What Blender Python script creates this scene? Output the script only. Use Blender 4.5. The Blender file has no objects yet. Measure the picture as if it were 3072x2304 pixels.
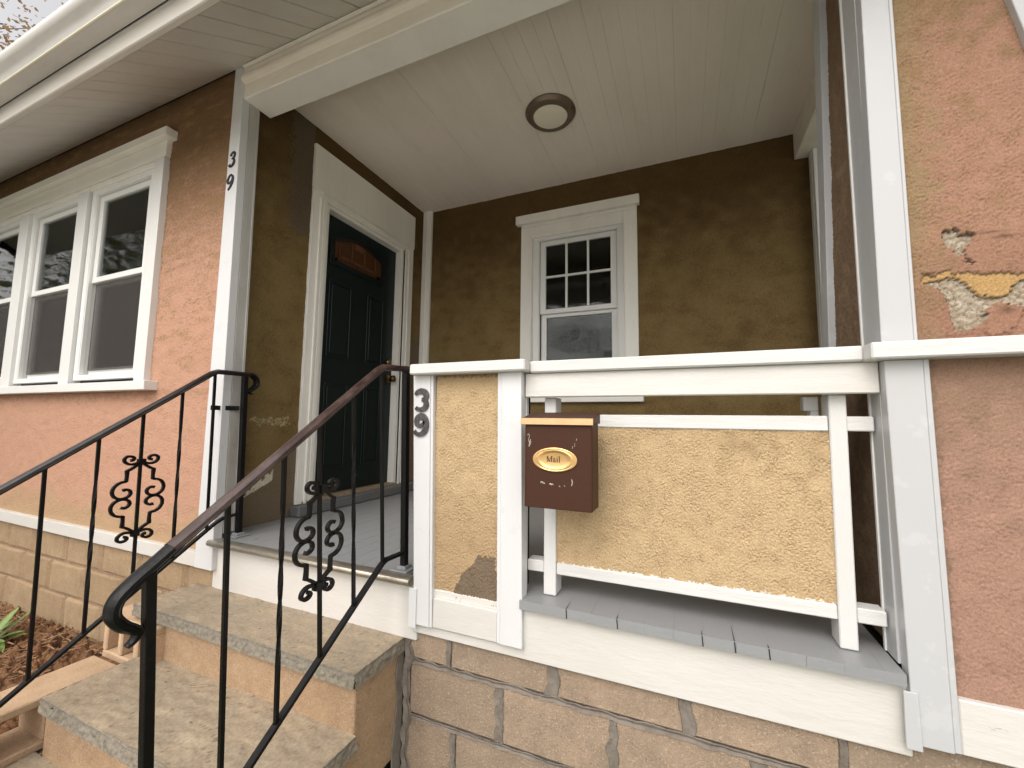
import bpy, bmesh, math, random
import numpy as np
from mathutils import Vector, Matrix, noise as mnoise
random.seed(7)
PI = math.pi
C = bpy.context.scene.collection
sc = bpy.context.scene

# ------------------------------------------------------------------ camera
cam_d = bpy.data.cameras.new("camera")
cam = bpy.data.objects.new("camera", cam_d); C.objects.link(cam)
R = [[0.9221, 0.3868, 0.0128], [-0.0233, 0.0886, -0.9958], [-0.3863, 0.9179, 0.0907]]
right, down, fwd = (Vector(r).normalized() for r in R)
m = Matrix.Identity(4)
for i in range(3):
    m[i][0] = right[i]; m[i][1] = -down[i]; m[i][2] = -fwd[i]
cam.matrix_world = m
cam_d.sensor_width = 36.0
cam_d.lens = 36.0 * 1235.67 / 3072
cam_d.clip_start = 0.02; cam_d.clip_end = 500
sc.camera = cam

# ------------------------------------------------------------------ world, sun, exposure
W = bpy.data.worlds.new("World"); sc.world = W; W.use_nodes = True
nt = W.node_tree; nt.nodes.clear()
sky = nt.nodes.new("ShaderNodeTexSky"); sky.sky_type = 'NISHITA'; sky.sun_disc = False
SUN_EL, SUN_AZ = math.radians(48), math.radians(187)
sky.sun_elevation = SUN_EL; sky.sun_rotation = SUN_AZ
sky.air_density = 1.0; sky.dust_density = 4.0; sky.ozone_density = 1.0
hs = nt.nodes.new("ShaderNodeHueSaturation"); hs.inputs["Saturation"].default_value = 0.15; hs.inputs["Value"].default_value = 1.35
tint = nt.nodes.new("ShaderNodeMix"); tint.data_type = 'RGBA'; tint.blend_type = 'MULTIPLY'
tint.inputs[0].default_value = 1.0; tint.inputs[7].default_value = (1.03, 1.0, 0.975, 1)
bg = nt.nodes.new("ShaderNodeBackground"); bg.inputs["Strength"].default_value = 0.15
wo = nt.nodes.new("ShaderNodeOutputWorld")
nt.links.new(sky.outputs[0], hs.inputs["Color"]); nt.links.new(hs.outputs[0], tint.inputs[6])
nt.links.new(tint.outputs[2], bg.inputs["Color"]); nt.links.new(bg.outputs[0], wo.inputs["Surface"])
sl = bpy.data.lights.new("sun", 'SUN'); sl.energy = 1.0; sl.angle = math.radians(150); sl.color = (1.0, 0.96, 0.9)
so = bpy.data.objects.new("sun", sl); C.objects.link(so)
sd = Vector((math.sin(SUN_AZ) * math.cos(SUN_EL), math.cos(SUN_AZ) * math.cos(SUN_EL), math.sin(SUN_EL)))
so.rotation_euler = sd.to_track_quat('Z', 'Y').to_euler()
sc.view_settings.view_transform = 'Standard'; sc.view_settings.look = 'None'
sc.view_settings.gamma = 1; sc.view_settings.use_curve_mapping = False
sc.view_settings.exposure = 0.38
sc.cycles.max_bounces = 8; sc.cycles.diffuse_bounces = 5

# ------------------------------------------------------------------ materials
def mat_base(name):
    m = bpy.data.materials.new(name); m.use_nodes = True
    n = m.node_tree; b = n.nodes["Principled BSDF"]
    return m, n, b
def N(n, t, **kw):
    x = n.nodes.new(t)
    for k, v in kw.items(): setattr(x, k, v)
    return x
def noise(n, scale, detail=4, rough=0.6, stretch=(1, 1, 1), coord='Object'):
    tc = N(n, "ShaderNodeTexCoord"); mp = N(n, "ShaderNodeMapping"); mp.inputs["Scale"].default_value = stretch
    no = N(n, "ShaderNodeTexNoise"); no.inputs["Scale"].default_value = scale
    no.inputs["Detail"].default_value = detail; no.inputs["Roughness"].default_value = rough
    n.links.new(tc.outputs[coord], mp.inputs[0]); n.links.new(mp.outputs[0], no.inputs["Vector"])
    return no.outputs[0]
def ramp(n, src, stops):
    r = N(n, "ShaderNodeValToRGB"); e = r.color_ramp.elements
    while len(e) < len(stops): e.new(0.5)
    for i, (p, c) in enumerate(stops):
        e[i].position = p; e[i].color = (c if len(c) == 4 else (*c, 1)) if not isinstance(c, (int, float)) else (c, c, c, 1)
    n.links.new(src, r.inputs[0]); return r.outputs[0]
def mixc(n, fac, a, b, blend='MIX'):
    x = N(n, "ShaderNodeMix", data_type='RGBA', blend_type=blend)
    for sock, v in ((x.inputs[0], fac), (x.inputs[6], a), (x.inputs[7], b)):
        if isinstance(v, (int, float)): sock.default_value = v
        elif isinstance(v, tuple): sock.default_value = (*v[:3], 1)
        else: n.links.new(v, sock)
    return x.outputs[2]
def bump(n, b, h, strength, dist=0.002, prev=None):
    x = N(n, "ShaderNodeBump"); x.inputs["Strength"].default_value = strength; x.inputs["Distance"].default_value = dist
    n.links.new(h, x.inputs["Height"])
    if prev is not None: n.links.new(prev, x.inputs["Normal"])
    n.links.new(x.outputs[0], b.inputs["Normal"]); return x.outputs[0]

def paint(name, col=(0.62, 0.615, 0.60), dirt=(0.42, 0.36, 0.28), amount=0.25, grain=(1, 1, 1), bs=0.35, rough=0.45, chips=None, patch=0.0):
    m, n, b = mat_base(name)
    f = ramp(n, noise(n, 5, 6, 0.65, grain), [(0.42, 0.0), (0.75, 1.0)])
    fine = ramp(n, noise(n, 60, 3, 0.6, grain), [(0.45, 0.5), (0.8, 1.0)])
    mm = N(n, "ShaderNodeMath", operation='MULTIPLY'); n.links.new(f, mm.inputs[0]); n.links.new(fine, mm.inputs[1])
    m2 = N(n, "ShaderNodeMath", operation='MULTIPLY'); n.links.new(mm.outputs[0], m2.inputs[0]); m2.inputs[1].default_value = amount
    c = mixc(n, m2.outputs[0], col, dirt)
    if patch:                                    # scuffed, thinner paint
        pf = ramp(n, noise(n, 9, 5, 0.7), [(0.60, 0.0), (0.63, patch)])
        c = mixc(n, pf, c, (0.55, 0.55, 0.55))
    if chips:                                    # small specks where paint is gone
        cf = ramp(n, noise(n, 42, 5, 0.75, grain), [(0.70, 0.0), (0.715, 1.0)])
        c = mixc(n, cf, c, chips)
    n.links.new(c, b.inputs["Base Color"]); b.inputs["Roughness"].default_value = rough
    p = bump(n, b, noise(n, 22, 8, 0.65, grain), bs, 0.004)
    bump(n, b, noise(n, 150, 3, 0.6, grain), bs * 0.7, 0.0012, p)
    return m
M = {}
M['white'] = paint('white_paint', col=(0.69, 0.685, 0.665), amount=0.12, grain=(1, 1, 0.2), bs=0.15)
M['white_old'] = paint('white_old_board', col=(0.61, 0.59, 0.555), amount=0.4, grain=(0.3, 1, 1.2), bs=0.6, chips=(0.45, 0.38, 0.3))
M['white_rail'] = paint('white_rail_wood', amount=0.25, grain=(0.25, 1, 1.8), bs=0.8, chips=(0.5, 0.45, 0.38))
M['white_up'] = paint('white_upright_wood', amount=0.15, grain=(2.0, 1, 0.3), bs=0.7, chips=(0.5, 0.45, 0.38))
M['vinyl'] = paint('white_trim', col=(0.64, 0.64, 0.645), amount=0.14, grain=(1, 1, 0.3), bs=0.08, rough=0.35, patch=0.35)
M['trim_shade_dirt'] = paint('trim_shade_dirt', col=(0.47, 0.455, 0.425), dirt=(0.22, 0.185, 0.15), amount=1.0, grain=(1, 1, 0.25), bs=0.2)  # side turned from the light: its shade in the base tone, plus dirt
M['trim_cream'] = paint('trim_cream', col=(0.86, 0.84, 0.78), amount=0.25, grain=(1, 1, 0.3), bs=0.15)
M['beam'] = paint('beam_paint', col=(0.82, 0.77, 0.67), dirt=(0.4, 0.33, 0.24), amount=0.5, grain=(0.3, 1, 1), bs=0.4)
M['ceiling'] = paint('ceiling_paint', col=(0.86, 0.78, 0.69), dirt=(0.6, 0.54, 0.42), amount=0.45, grain=(1, 0.25, 1), bs=0.35, rough=0.5)
M['soffit'] = paint('soffit_vinyl', col=(0.70, 0.68, 0.64), dirt=(0.3, 0.25, 0.2), amount=0.3, grain=(1, .4, 1), bs=0.12, rough=0.5)
M['gutter'] = paint('gutter_metal', col=(0.62, 0.60, 0.57), dirt=(0.25, 0.22, 0.17), amount=0.5, grain=(0.25, 1, 1), bs=0.08, rough=0.28)
M['fascia'] = paint('fascia_metal', col=(0.6, 0.57, 0.52), dirt=(0.3, 0.26, 0.2), amount=0.4, grain=(0.25, 1, 1), bs=0.1, rough=0.3)
M['deck'] = paint('deck_paint', col=(0.250, 0.255, 0.262), dirt=(0.28, 0.26, 0.23), amount=0.3, grain=(1, 0.12, 1), bs=0.5, rough=0.42)
M['deck_end'] = M['deck']
M['sillstep'] = paint('step_paint', col=(0.13, 0.135, 0.14), dirt=(0.3, 0.27, 0.22), amount=0.4, grain=(1, .2, 1), bs=0.4)
M['pier_trim_dim'] = paint('pier_trim_dim', col=(0.46, 0.465, 0.475), amount=0.2, grain=(1, 1, 0.3), bs=0.08, rough=0.35, patch=0.35)  # white trim toned down: dimmer light on the right put into the colour
M['sash'] = paint('sash_vinyl', col=(0.76, 0.76, 0.74), amount=0.12, bs=0.05, rough=0.35)

def simple(name, col, rough=0.5, metal=0.0, bs=0.0, bscale=80, var=0.0, vcol=None, stretch=(1, 1, 1)):
    m, n, b = mat_base(name)
    b.inputs["Roughness"].default_value = rough; b.inputs["Metallic"].default_value = metal
    if var:
        f = ramp(n, noise(n, bscale * 0.35, 6, 0.7, stretch), [(0.4, 0.0), (0.72, var)])
        n.links.new(mixc(n, f, col, vcol), b.inputs["Base Color"])
    else: b.inputs["Base Color"].default_value = (*col, 1)
    if bs: bump(n, b, noise(n, bscale, 5, 0.65, stretch), bs, 0.003)
    return m
M['iron'] = simple('black_iron', (0.003, 0.003, 0.0034), 0.32, 0.0, 0.5, 90, 0.4, (0.012, 0.009, 0.009))
M['iron'].node_tree.nodes["Principled BSDF"].inputs["Specular IOR Level"].default_value = 0.22
M['iron_rail'] = simple('worn_handrail', (0.006, 0.005, 0.005), 0.3, 0.0, 0.45, 60, 0.7, (0.04, 0.026, 0.022), (1, .5, .5))
M['rail_brown'] = simple('brown_handrail', (0.030, 0.012, 0.009), 0.28, 0.0, 0.45, 60, 0.7, (0.12, 0.085, 0.075), (1, .5, .5))
M['door'] = simple('door_paint', (0.006, 0.0135, 0.014), 0.34, 0, 0.08, 120); M['door'].node_tree.nodes['Principled BSDF'].inputs['Specular IOR Level'].default_value = 0.3
M['bronze'] = simple('bronze', (0.16, 0.12, 0.085), 0.36, 0.4, 0.1, 60, 0.5, (0.2, 0.14, 0.1))
M['brass'] = simple('brass', (0.66, 0.42, 0.18), 0.36, 0.85, 0.05, 60, 0.3, (0.5, 0.3, 0.12))
M['brass_strip'] = simple('brass_strip', (0.80, 0.50, 0.27), 0.42, 0.75, 0.08, 60, 0.5, (0.62, 0.32, 0.16))
M['knob'] = simple('old_brass', (0.25, 0.17, 0.08), 0.25, 1.0)
M['lens'] = simple('lamp_glass', (0.88, 0.82, 0.66), 0.3)
M['mail'] = simple('mailbox_brown', (0.052, 0.021, 0.012), 0.5, 0.0, 0.12, 300, 0.3, (0.08, 0.03, 0.017))
M['mail'].node_tree.nodes['Principled BSDF'].inputs['Specular IOR Level'].default_value = 0.18
M['scratch'] = simple('scratch', (0.5, 0.45, 0.4), 0.5, 0.2)
M['digit_black'] = simple('digit_black', (0.008, 0.004, 0.005), 0.4)
M['digit_grey'] = simple('digit_grey', (0.045, 0.045, 0.05), 0.35, 0.3, 0.4, 160, 0.9, (0.16, 0.13, 0.12))
M['lead'] = simple('came', (0.01, 0.006, 0.004), 0.4)
M['amber'] = simple('amber_glass', (0.07, 0.025, 0.008), 0.22, 0, 0.5, 250, 0.6, (0.11, 0.045, 0.014))
M['amber_hi'] = simple('amber_glass_ribbed', (0.14, 0.05, 0.02), 0.25, 0, 1.0, 420, 0.9, (0.12, 0.03, 0.01))
M['dark'] = simple('dark_room', (0.012, 0.010, 0.010), 0.9)
M['curtain'] = simple('curtain', (0.09, 0.08, 0.075), 0.9, 0, 0.5, 40)
M['nosing'] = simple('metal_nosing', (0.40, 0.37, 0.31), 0.33, 0.7, 0.5, 60, 0.8, (0.2, 0.16, 0.11), (0.3, 1, 1))
M['twig'] = simple('twig', (0.16, 0.09, 0.05), 0.9, 0, .5, 90)
M['leafbit'] = simple('leaf_bit', (0.42, 0.32, 0.2), 0.9)
M['black_void'] = simple('shadow_gap', (0.01, 0.009, 0.008), 0.95)

def glass_mat():
    m, n, b = mat_base('window_glass'); n.nodes.remove(b)
    out = n.nodes["Material Output"]
    g = N(n, "ShaderNodeBsdfGlossy"); g.inputs["Roughness"].default_value = 0.045
    t = N(n, "ShaderNodeBsdfTransparent"); t.inputs[0].default_value = (0.75, 0.78, 0.76, 1)
    fr = N(n, "ShaderNodeFresnel"); fr.inputs[0].default_value = 1.42
    bp = N(n, "ShaderNodeBump"); bp.inputs["Strength"].default_value = 0.25; bp.inputs["Distance"].default_value = 0.01
    n.links.new(noise(n, 2.2, 2, 0.5, (1, 1, 2.5)), bp.inputs["Height"]); n.links.new(bp.outputs[0], g.inputs["Normal"])
    mx = N(n, "ShaderNodeMixShader")
    n.links.new(fr.outputs[0], mx.inputs[0]); n.links.new(t.outputs[0], mx.inputs[1]); n.links.new(g.outputs[0], mx.inputs[2])
    n.links.new(mx.outputs[0], out.inputs["Surface"]); return m
M['glass'] = glass_mat()
def screen_mat():
    m, n, b = mat_base('insect_screen')
    b.inputs["Base Color"].default_value = (0.05, 0.042, 0.037, 1); b.inputs["Roughness"].default_value = 0.7
    b.inputs["Alpha"].default_value = 0.5; return m
M['screen'] = screen_mat()

def attr_mat(name, rough=0.92, fine=0.28, bs=0.5, bscale=220, spec=0.25, dots=0.0):
    m, n, b = mat_base(name)
    a = N(n, "ShaderNodeAttribute", attribute_name="Col")
    f = ramp(n, noise(n, bscale, 3, 0.7), [(0.3, 1 - fine), (0.7, 1 + fine * 0.35)])
    c = mixc(n, 1.0, a.outputs["Color"], f, 'MULTIPLY')
    if dots:
        d = ramp(n, noise(n, 95, 4, 0.8), [(0.66, 0.0), (0.70, dots)])
        c = mixc(n, d, c, (0.07, 0.05, 0.035))
    n.links.new(c, b.inputs["Base Color"]); b.inputs["Roughness"].default_value = rough
    b.inputs["Specular IOR Level"].default_value = spec
    bump(n, b, noise(n, bscale, 4, 0.7), bs, 0.0015)
    return m
M['stucco'] = attr_mat('stucco', dots=0.5)
M['stucco_in'] = attr_mat('stucco_porch', bs=0.6, bscale=120, dots=0.25)
M['stone'] = attr_mat('flagstone', rough=0.75, fine=0.3, bs=0.5, bscale=90, spec=0.35, dots=0.25)
M['soil'] = attr_mat('mulch', rough=0.95, fine=0.5, bs=1.0, bscale=130, dots=0.5)
def block_mat(name, a, b2, c2, spots=0.8):
    m, n, b = mat_base(name)
    oi = N(n, "ShaderNodeObjectInfo")
    base = mixc(n, oi.outputs["Random"], a, b2)
    f = ramp(n, noise(n, 9, 8, 0.75), [(0.36, 0.0), (0.66, 0.9)])
    c = mixc(n, f, base, c2)
    st = ramp(n, noise(n, 4.2, 7, 0.8), [(0.58, 0.0), (0.70, 0.55)]); c = mixc(n, st, c, tuple(x * .5 for x in c2))
    d = ramp(n, noise(n, 120, 4, 0.85), [(0.56, 0.0), (0.66, spots)])
    c = mixc(n, d, c, (0.17, 0.115, 0.075))
    l = ramp(n, noise(n, 170, 2, 0.8), [(0.56, 0.0), (0.68, 0.55)])
    c = mixc(n, l, c, (0.62, 0.5, 0.36))
    n.links.new(c, b.inputs["Base Color"]); b.inputs["Roughness"].default_value = 0.93
    p = bump(n, b, noise(n, 120, 5, 0.8), 1.0, 0.005)
    bump(n, b, noise(n, 18, 5, 0.7), 0.5, 0.006, p)
    return m
M['block'] = block_mat('porch_block', (0.33, 0.245, 0.175), (0.43, 0.31, 0.215), (0.26, 0.195, 0.14), 0.75)
M['block_left'] = block_mat('tan_block', (0.36, 0.245, 0.14), (0.42, 0.295, 0.175), (0.27, 0.185, 0.10), 0.35)
M['concrete'] = block_mat('step_concrete', (0.43, 0.285, 0.17), (0.46, 0.31, 0.185), (0.33, 0.21, 0.12), 0.85)
M['cinder'] = block_mat('cinder', (0.55, 0.38, 0.24), (0.6, 0.42, 0.27), (0.45, 0.3, 0.18), 0.4)
M['mortar'] = simple('mortar', (0.21, 0.18, 0.15), 0.95, 0, 1.0, 70, 0.8, (0.10, 0.08, 0.063))
M['mortar_left'] = simple('mortar_left', (0.24, 0.16, 0.10), 0.95, 0, 1.0, 60, 0.6, (0.4, 0.28, 0.17))
M['grass'] = simple('grass', (0.05, 0.085, 0.025), 0.9, 0, 1.0, 20, 0.7, (0.11, 0.1, 0.05))
M['bounce_paving'] = simple('bounce_paving', (0.60, 0.57, 0.52), 0.9, 0, .5, 60, .5, (0.5, 0.47, 0.42))
M['bark'] = simple('bark', (0.045, 0.035, 0.032), 0.9, 0, 1, 30)
M['leaf_g'] = simple('leaf_green', (0.075, 0.11, 0.03), 0.6, 0, 0, 8, 0.8, (0.16, 0.13, 0.05))
M['leaf_p'] = simple('leaf_bronze', (0.14, 0.055, 0.06), 0.6, 0, 0, 8, 0.8, (0.12, 0.12, 0.04))
def leaf_mat(name, a, b2, tl=0.5):
    m, n, b = mat_base(name); out = n.nodes["Material Output"]
    c = mixc(n, ramp(n, noise(n, 5, 5, 0.7), [(0.35, 0.0), (0.65, 1.0)]), a, b2); n.links.new(c, b.inputs["Base Color"]); b.inputs["Roughness"].default_value = .5
    t = N(n, "ShaderNodeBsdfTranslucent"); n.links.new(c, t.inputs["Color"]); mx = N(n, "ShaderNodeMixShader"); mx.inputs[0].default_value = tl
    n.links.new(b.outputs[0], mx.inputs[1]); n.links.new(t.outputs[0], mx.inputs[2]); n.links.new(mx.outputs[0], out.inputs["Surface"]); return m
M['leaf_g'] = leaf_mat('leaf_green_thin', (0.10, 0.15, 0.035), (0.20, 0.19, 0.06))
M['leaf_p'] = leaf_mat('leaf_bronze_thin', (0.30, 0.14, 0.12), (0.34, 0.27, 0.10))
M['plant'] = simple('plant_leaf', (0.10, 0.19, 0.04), 0.45, 0, 0, 30, 0.7, (0.3, 0.34, 0.10))
M['shingle'] = simple('roof_shingle', (0.06, 0.055, 0.05), 0.95, 0, 1, 40)

# ------------------------------------------------------------------ builders
class MB:
    """collects boxes, prisms and sweeps, builds them as ONE mesh object"""
    def __init__(s): s.v = []; s.f = []
    def raw(s, v, f):
        o = len(s.v); s.v += [tuple(p) for p in v]; s.f += [tuple(i + o for i in q) for q in f]; return s
    def box(s, x0, x1, y0, y1, z0, z1):
        return s.hexa((x0, x1, y0, y1), (x0, x1, y0, y1), z0, z1)
    def hexa(s, a, b, z0, z1):                   # a: bottom x0,x1,y0,y1; b: top
        v = [(a[0], a[2], z0), (a[1], a[2], z0), (a[1], a[3], z0), (a[0], a[3], z0),
             (b[0], b[2], z1), (b[1], b[2], z1), (b[1], b[3], z1), (b[0], b[3], z1)]
        return s.raw(v, [(0, 3, 2, 1), (4, 5, 6, 7), (0, 1, 5, 4), (1, 2, 6, 5), (2, 3, 7, 6), (3, 0, 4, 7)])
    def prism(s, poly, axis, a, b):              # poly of 2D points extruded along axis from a to b
        n = len(poly)
        def P(p, t): return {'x': (t, p[0], p[1]), 'y': (p[0], t, p[1]), 'z': (p[0], p[1], t)}[axis]
        v = [P(p, a) for p in poly] + [P(p, b) for p in poly]
        f = [tuple(range(n))[::-1], tuple(range(n, 2 * n))] + [(i, (i + 1) % n, (i + 1) % n + n, i + n) for i in range(n)]
        return s.raw(v, f)
    def sweep(s, pts, prof, side=(1, 0, 0), twist=None, closed=True, scale=None):
        pts = [Vector(p) for p in pts]; S = Vector(side); n = len(prof); v = []
        for i, p in enumerate(pts):
            t = ((pts[min(i + 1, len(pts) - 1)] - pts[max(i - 1, 0)])).normalized()
            u = (S - t * S.dot(t)).normalized(); w = t.cross(u)
            if i and i < len(pts) - 1:
                c = (pts[i] - pts[i - 1]).normalized().dot(t); k = 1 / max(c, 0.5)
            else: k = 1
            a = twist[i] if twist else 0; ca, sa = math.cos(a), math.sin(a)
            sc_ = scale[i] if scale else 1
            for (x, y) in prof:
                xx, yy = (x * ca - y * sa) * sc_, (x * sa + y * ca) * sc_
                v.append(p + u * xx + w * yy * (k if not twist else 1))
        f = []
        for i in range(len(pts) - 1):
            for j in range(n):
                a = i * n + j; b = i * n + (j + 1) % n
                f.append((a, b, b + n, a + n))
        f += [tuple(range(n))[::-1], tuple(range((len(pts) - 1) * n, len(pts) * n))]
        return s.raw(v, f)
    def lathe(s, prof, c, axis='z', seg=40, sx=1, sy=1):   # prof (r,h)
        v = []; n = len(prof)
        for k in range(seg):
            a = 2 * PI * k / seg
            for r, h in prof:
                x, y = r * math.cos(a) * sx, r * math.sin(a) * sy
                v.append({'z': (c[0] + x, c[1] + y, c[2] + h), 'y': (c[0] + x, c[1] + h, c[2] + y), 'x': (c[0] + h, c[1] + x, c[2] + y)}[axis])
        f = []
        for k in range(seg):
            for j in range(n - 1):
                a = k * n + j; b = ((k + 1) % seg) * n + j
                f.append((a, b, b + 1, a + 1))
        return s.raw(v, f)
    def build(s, name, mat, parent=None, bevel=0.0, smooth=False, jitter=0.0):
        me = bpy.data.meshes.new(name); me.from_pydata(s.v, [], s.f)
        bm = bmesh.new(); bm.from_mesh(me)
        bmesh.ops.recalc_face_normals(bm, faces=bm.faces)
        if bevel:
            bmesh.ops.bevel(bm, geom=[e for e in bm.edges if len(e.link_faces) == 2 and e.calc_face_angle(0) > 0.5],
                            offset=bevel, segments=1, affect='EDGES', clamp_overlap=True)
        bm.to_mesh(me); bm.free()
        me.materials.append(M[mat] if isinstance(mat, str) else mat)
        if smooth:
            me.polygons.foreach_set('use_smooth', [True] * len(me.polygons))
            me.set_sharp_from_angle(angle=0.7)
        o = bpy.data.objects.new(name, me); C.objects.link(o)
        if parent is not None: put_under(o, parent)
        return o
def put_under(o, parent):
    """parent keeping the world place (things sit at empties without rotation or scale)"""
    o.parent = parent
    if '_at' in parent: o.location = Vector(o.location) - Vector(parent['_at'])
def thing(name, label, cat, at, group=None):
    o = bpy.data.objects.new(name, None); C.objects.link(o); o.location = at; o['_at'] = tuple(at)
    o['label'] = label; o['category'] = cat; o['kind'] = 'thing'
    if group: o['group'] = group
    o.empty_display_size = 0.1
    return o
def part(name, parent, mat, bev=0.002, boxes=(), label=None, mb=None, smooth=False):
    b = mb or MB()
    for q in boxes: b.box(*q)
    o = b.build(name, mat, parent, bev, smooth)
    if label: o['label'] = label
    return o
def tag(o, label, cat, group=None):
    o['label'] = label; o['category'] = cat
    if group: o['group'] = group
    return o

# --- noise fields
def fft_noise(nu, nv, cell, lam, bw=0.45, aniso=1.0, seed=0):
    rng = np.random.default_rng(seed)
    g = np.fft.rfft2(rng.standard_normal((nv, nu)))
    kv = np.fft.fftfreq(nv, cell)[:, None]; ku = np.fft.rfftfreq(nu, cell)[None, :]
    k = np.sqrt((ku * aniso) ** 2 + kv ** 2)
    k0 = 1 / lam
    g *= np.exp(-((k - k0) / (bw * k0)) ** 2)
    r = np.fft.irfft2(g, s=(nv, nu)); return r / (r.std() + 1e-9)
def low_noise(nu, nv, cell, lam, seed=0, aniso=1.0):
    rng = np.random.default_rng(seed)
    g = np.fft.rfft2(rng.standard_normal((nv, nu)))
    kv = np.fft.fftfreq(nv, cell)[:, None]; ku = np.fft.rfftfreq(nu, cell)[None, :]
    g *= np.exp(-(np.sqrt((ku * aniso) ** 2 + kv ** 2) * lam) ** 2 * 0.5); g[0, 0] = 0
    r = np.fft.irfft2(g, s=(nv, nu)); return r / (r.std() + 1e-9)
def smooth_step(a, b, x): t = np.clip((x - a) / (b - a), 0, 1); return t * t * (3 - 2 * t)
def lerp(a, b, t): return a + (np.array(b) - a) * t[..., None]
def in_poly(U, V, poly):
    r = np.zeros(U.shape, bool); n = len(poly)
    for i in range(n):
        x0, y0 = poly[i]; x1, y1 = poly[(i + 1) % n]
        c = ((y0 > V) != (y1 > V)) & (U < (x1 - x0) * (V - y0) / (y1 - y0 + 1e-12) + x0); r ^= c
    return r
def sheet(name, parent, mat, O, U, V, w, h, cell, heightf, colf, holes=(), keepf=None):
    """a wall skin as real relief: grid of points O + U*u + V*v, pushed out along the normal"""
    nu, nv = int(round(w / cell)) + 1, int(round(h / cell)) + 1
    u = np.linspace(0, w, nu); v = np.linspace(0, h, nv); UU, VV = np.meshgrid(u, v)
    U = np.array(U, float); V = np.array(V, float); Nn = np.cross(U, V)
    H = heightf(UU, VV, nu, nv, cell); col = colf(UU, VV, nu, nv, cell, H)
    P = np.array(O)[None, None] + UU[..., None] * U + VV[..., None] * V + H[..., None] * Nn
    i = np.arange(nu * nv).reshape(nv, nu)
    q = np.stack([i[:-1, :-1], i[:-1, 1:], i[1:, 1:], i[1:, :-1]], -1)
    keep = np.ones(q.shape[:2], bool)
    uc = (UU[:-1, :-1] + UU[1:, 1:]) / 2; vc = (VV[:-1, :-1] + VV[1:, 1:]) / 2
    for a, b, c, d in holes: keep &= ~((uc > a) & (uc < b) & (vc > c) & (vc < d))
    if keepf is not None: keep &= keepf(uc, vc)
    q = q[keep].reshape(-1, 4)
    me = bpy.data.meshes.new(name)
    me.vertices.add(nu * nv); me.vertices.foreach_set('co', P.astype(np.float32).ravel())
    me.loops.add(q.size); me.loops.foreach_set('vertex_index', q.astype(np.int32).ravel())
    me.polygons.add(len(q)); me.polygons.foreach_set('loop_start', np.arange(0, q.size, 4, dtype=np.int32))
    me.polygons.foreach_set('use_smooth', np.ones(len(q), bool))
    a = me.attributes.new('Col', 'FLOAT_COLOR', 'POINT')
    rgba = np.concatenate([np.clip(col, 0.002, 1), np.ones((*col.shape[:2], 1))], -1)
    a.data.foreach_set('color', rgba.astype(np.float32).ravel())
    me.update(); me.validate()
    me.materials.append(M[mat]); o = bpy.data.objects.new(name, me); C.objects.link(o)
    if parent is not None: put_under(o, parent)
    return o
def stucco_h(amp=0.0012, lam=0.011, seed=1, aniso=0.6, wav=0.002):
    def f(UU, VV, nu, nv, cell):
        a = fft_noise(nu, nv, cell, lam * .75, 0.8, aniso, seed); b = fft_noise(nu, nv, cell, lam * 1.6, 0.8, aniso * .8, seed + 5)
        e = fft_noise(nu, nv, cell, lam * .45, .6, 1, seed + 6); k = low_noise(nu, nv, cell, .06, seed + 7)
        r = (0.75 * a + 0.6 * b) * (1 + .3 * k) + .35 * e; r = np.where(r < 0, r * 1.6, r * .55)
        return amp * np.clip(r, -4.0, 1.6) + wav * 0.5 * low_noise(nu, nv, cell, 0.12, seed + 9)
    return f

# ------------------------------------------------------------------ ground and garden
ground = bpy.data.objects.new('ground', None)
def ground_sheet():
    b = MB(); n = 24; L = 70.0
    xs = [(-L) + 2 * L * i / n for i in range(n + 1)]
    v = [(x, y, -1.56 + 0.02 * math.sin(x * .7 + y)) for y in xs for x in xs]
    f = [(j * (n + 1) + i, j * (n + 1) + i + 1, (j + 1) * (n + 1) + i + 1, (j + 1) * (n + 1) + i) for j in range(n) for i in range(n)]
    o = b.raw(v, f).build('ground', 'grass'); o['kind'] = 'structure'; return o
ground_sheet()
p = MB().box(-4.6, 16, -9.5, -0.65, -1.62, -1.50).build('bounce_paving', 'bounce_paving', None, 0.01); p['kind'] = 'structure'  # pale paving added out of view to bounce light into the porch
p = MB().box(-60, 60, -18, -10.5, -1.7, -1.53).build('road', simple('asphalt', (0.06, 0.06, 0.06), 0.9, 0, .6, 60, .5, (.09, .09, .085))); p['kind'] = 'structure'

def soil_h(UU, VV, nu, nv, cell):
    return (-0.04 * smooth_step(0.5, 1.9, 2.2 - VV) + 0.028 * low_noise(nu, nv, cell, 0.09, 3) * 0.6 + 0.009 * fft_noise(nu, nv, cell, 0.03, .6, 1, 4)
            + 0.004 * fft_noise(nu, nv, cell, 0.012, .6, 1, 5) + 0.05 * np.exp(-((UU - 2.35) / .5) ** 2 - ((VV - 1.35) / .28) ** 2))
def soil_c(UU, VV, nu, nv, cell, H):
    c = np.broadcast_to(np.array([0.21, 0.105, 0.05]), (*UU.shape, 3)).copy()
    c = lerp(c, (0.09, 0.045, 0.025), smooth_step(0, 1.6, low_noise(nu, nv, cell, 0.05, 8)))
    c = lerp(c, (0.42, 0.26, 0.14), smooth_step(1.3, 2.2, fft_noise(nu, nv, cell, 0.02, .6, .5, 9)))
    return c
bed = sheet('garden_bed', None, 'soil', (-6.2, -0.6, -1.36), (1, 0, 0), (0, 1, 0), 3.9, 2.05, 0.009, soil_h, soil_c)
bed['kind'] = 'structure'
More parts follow.
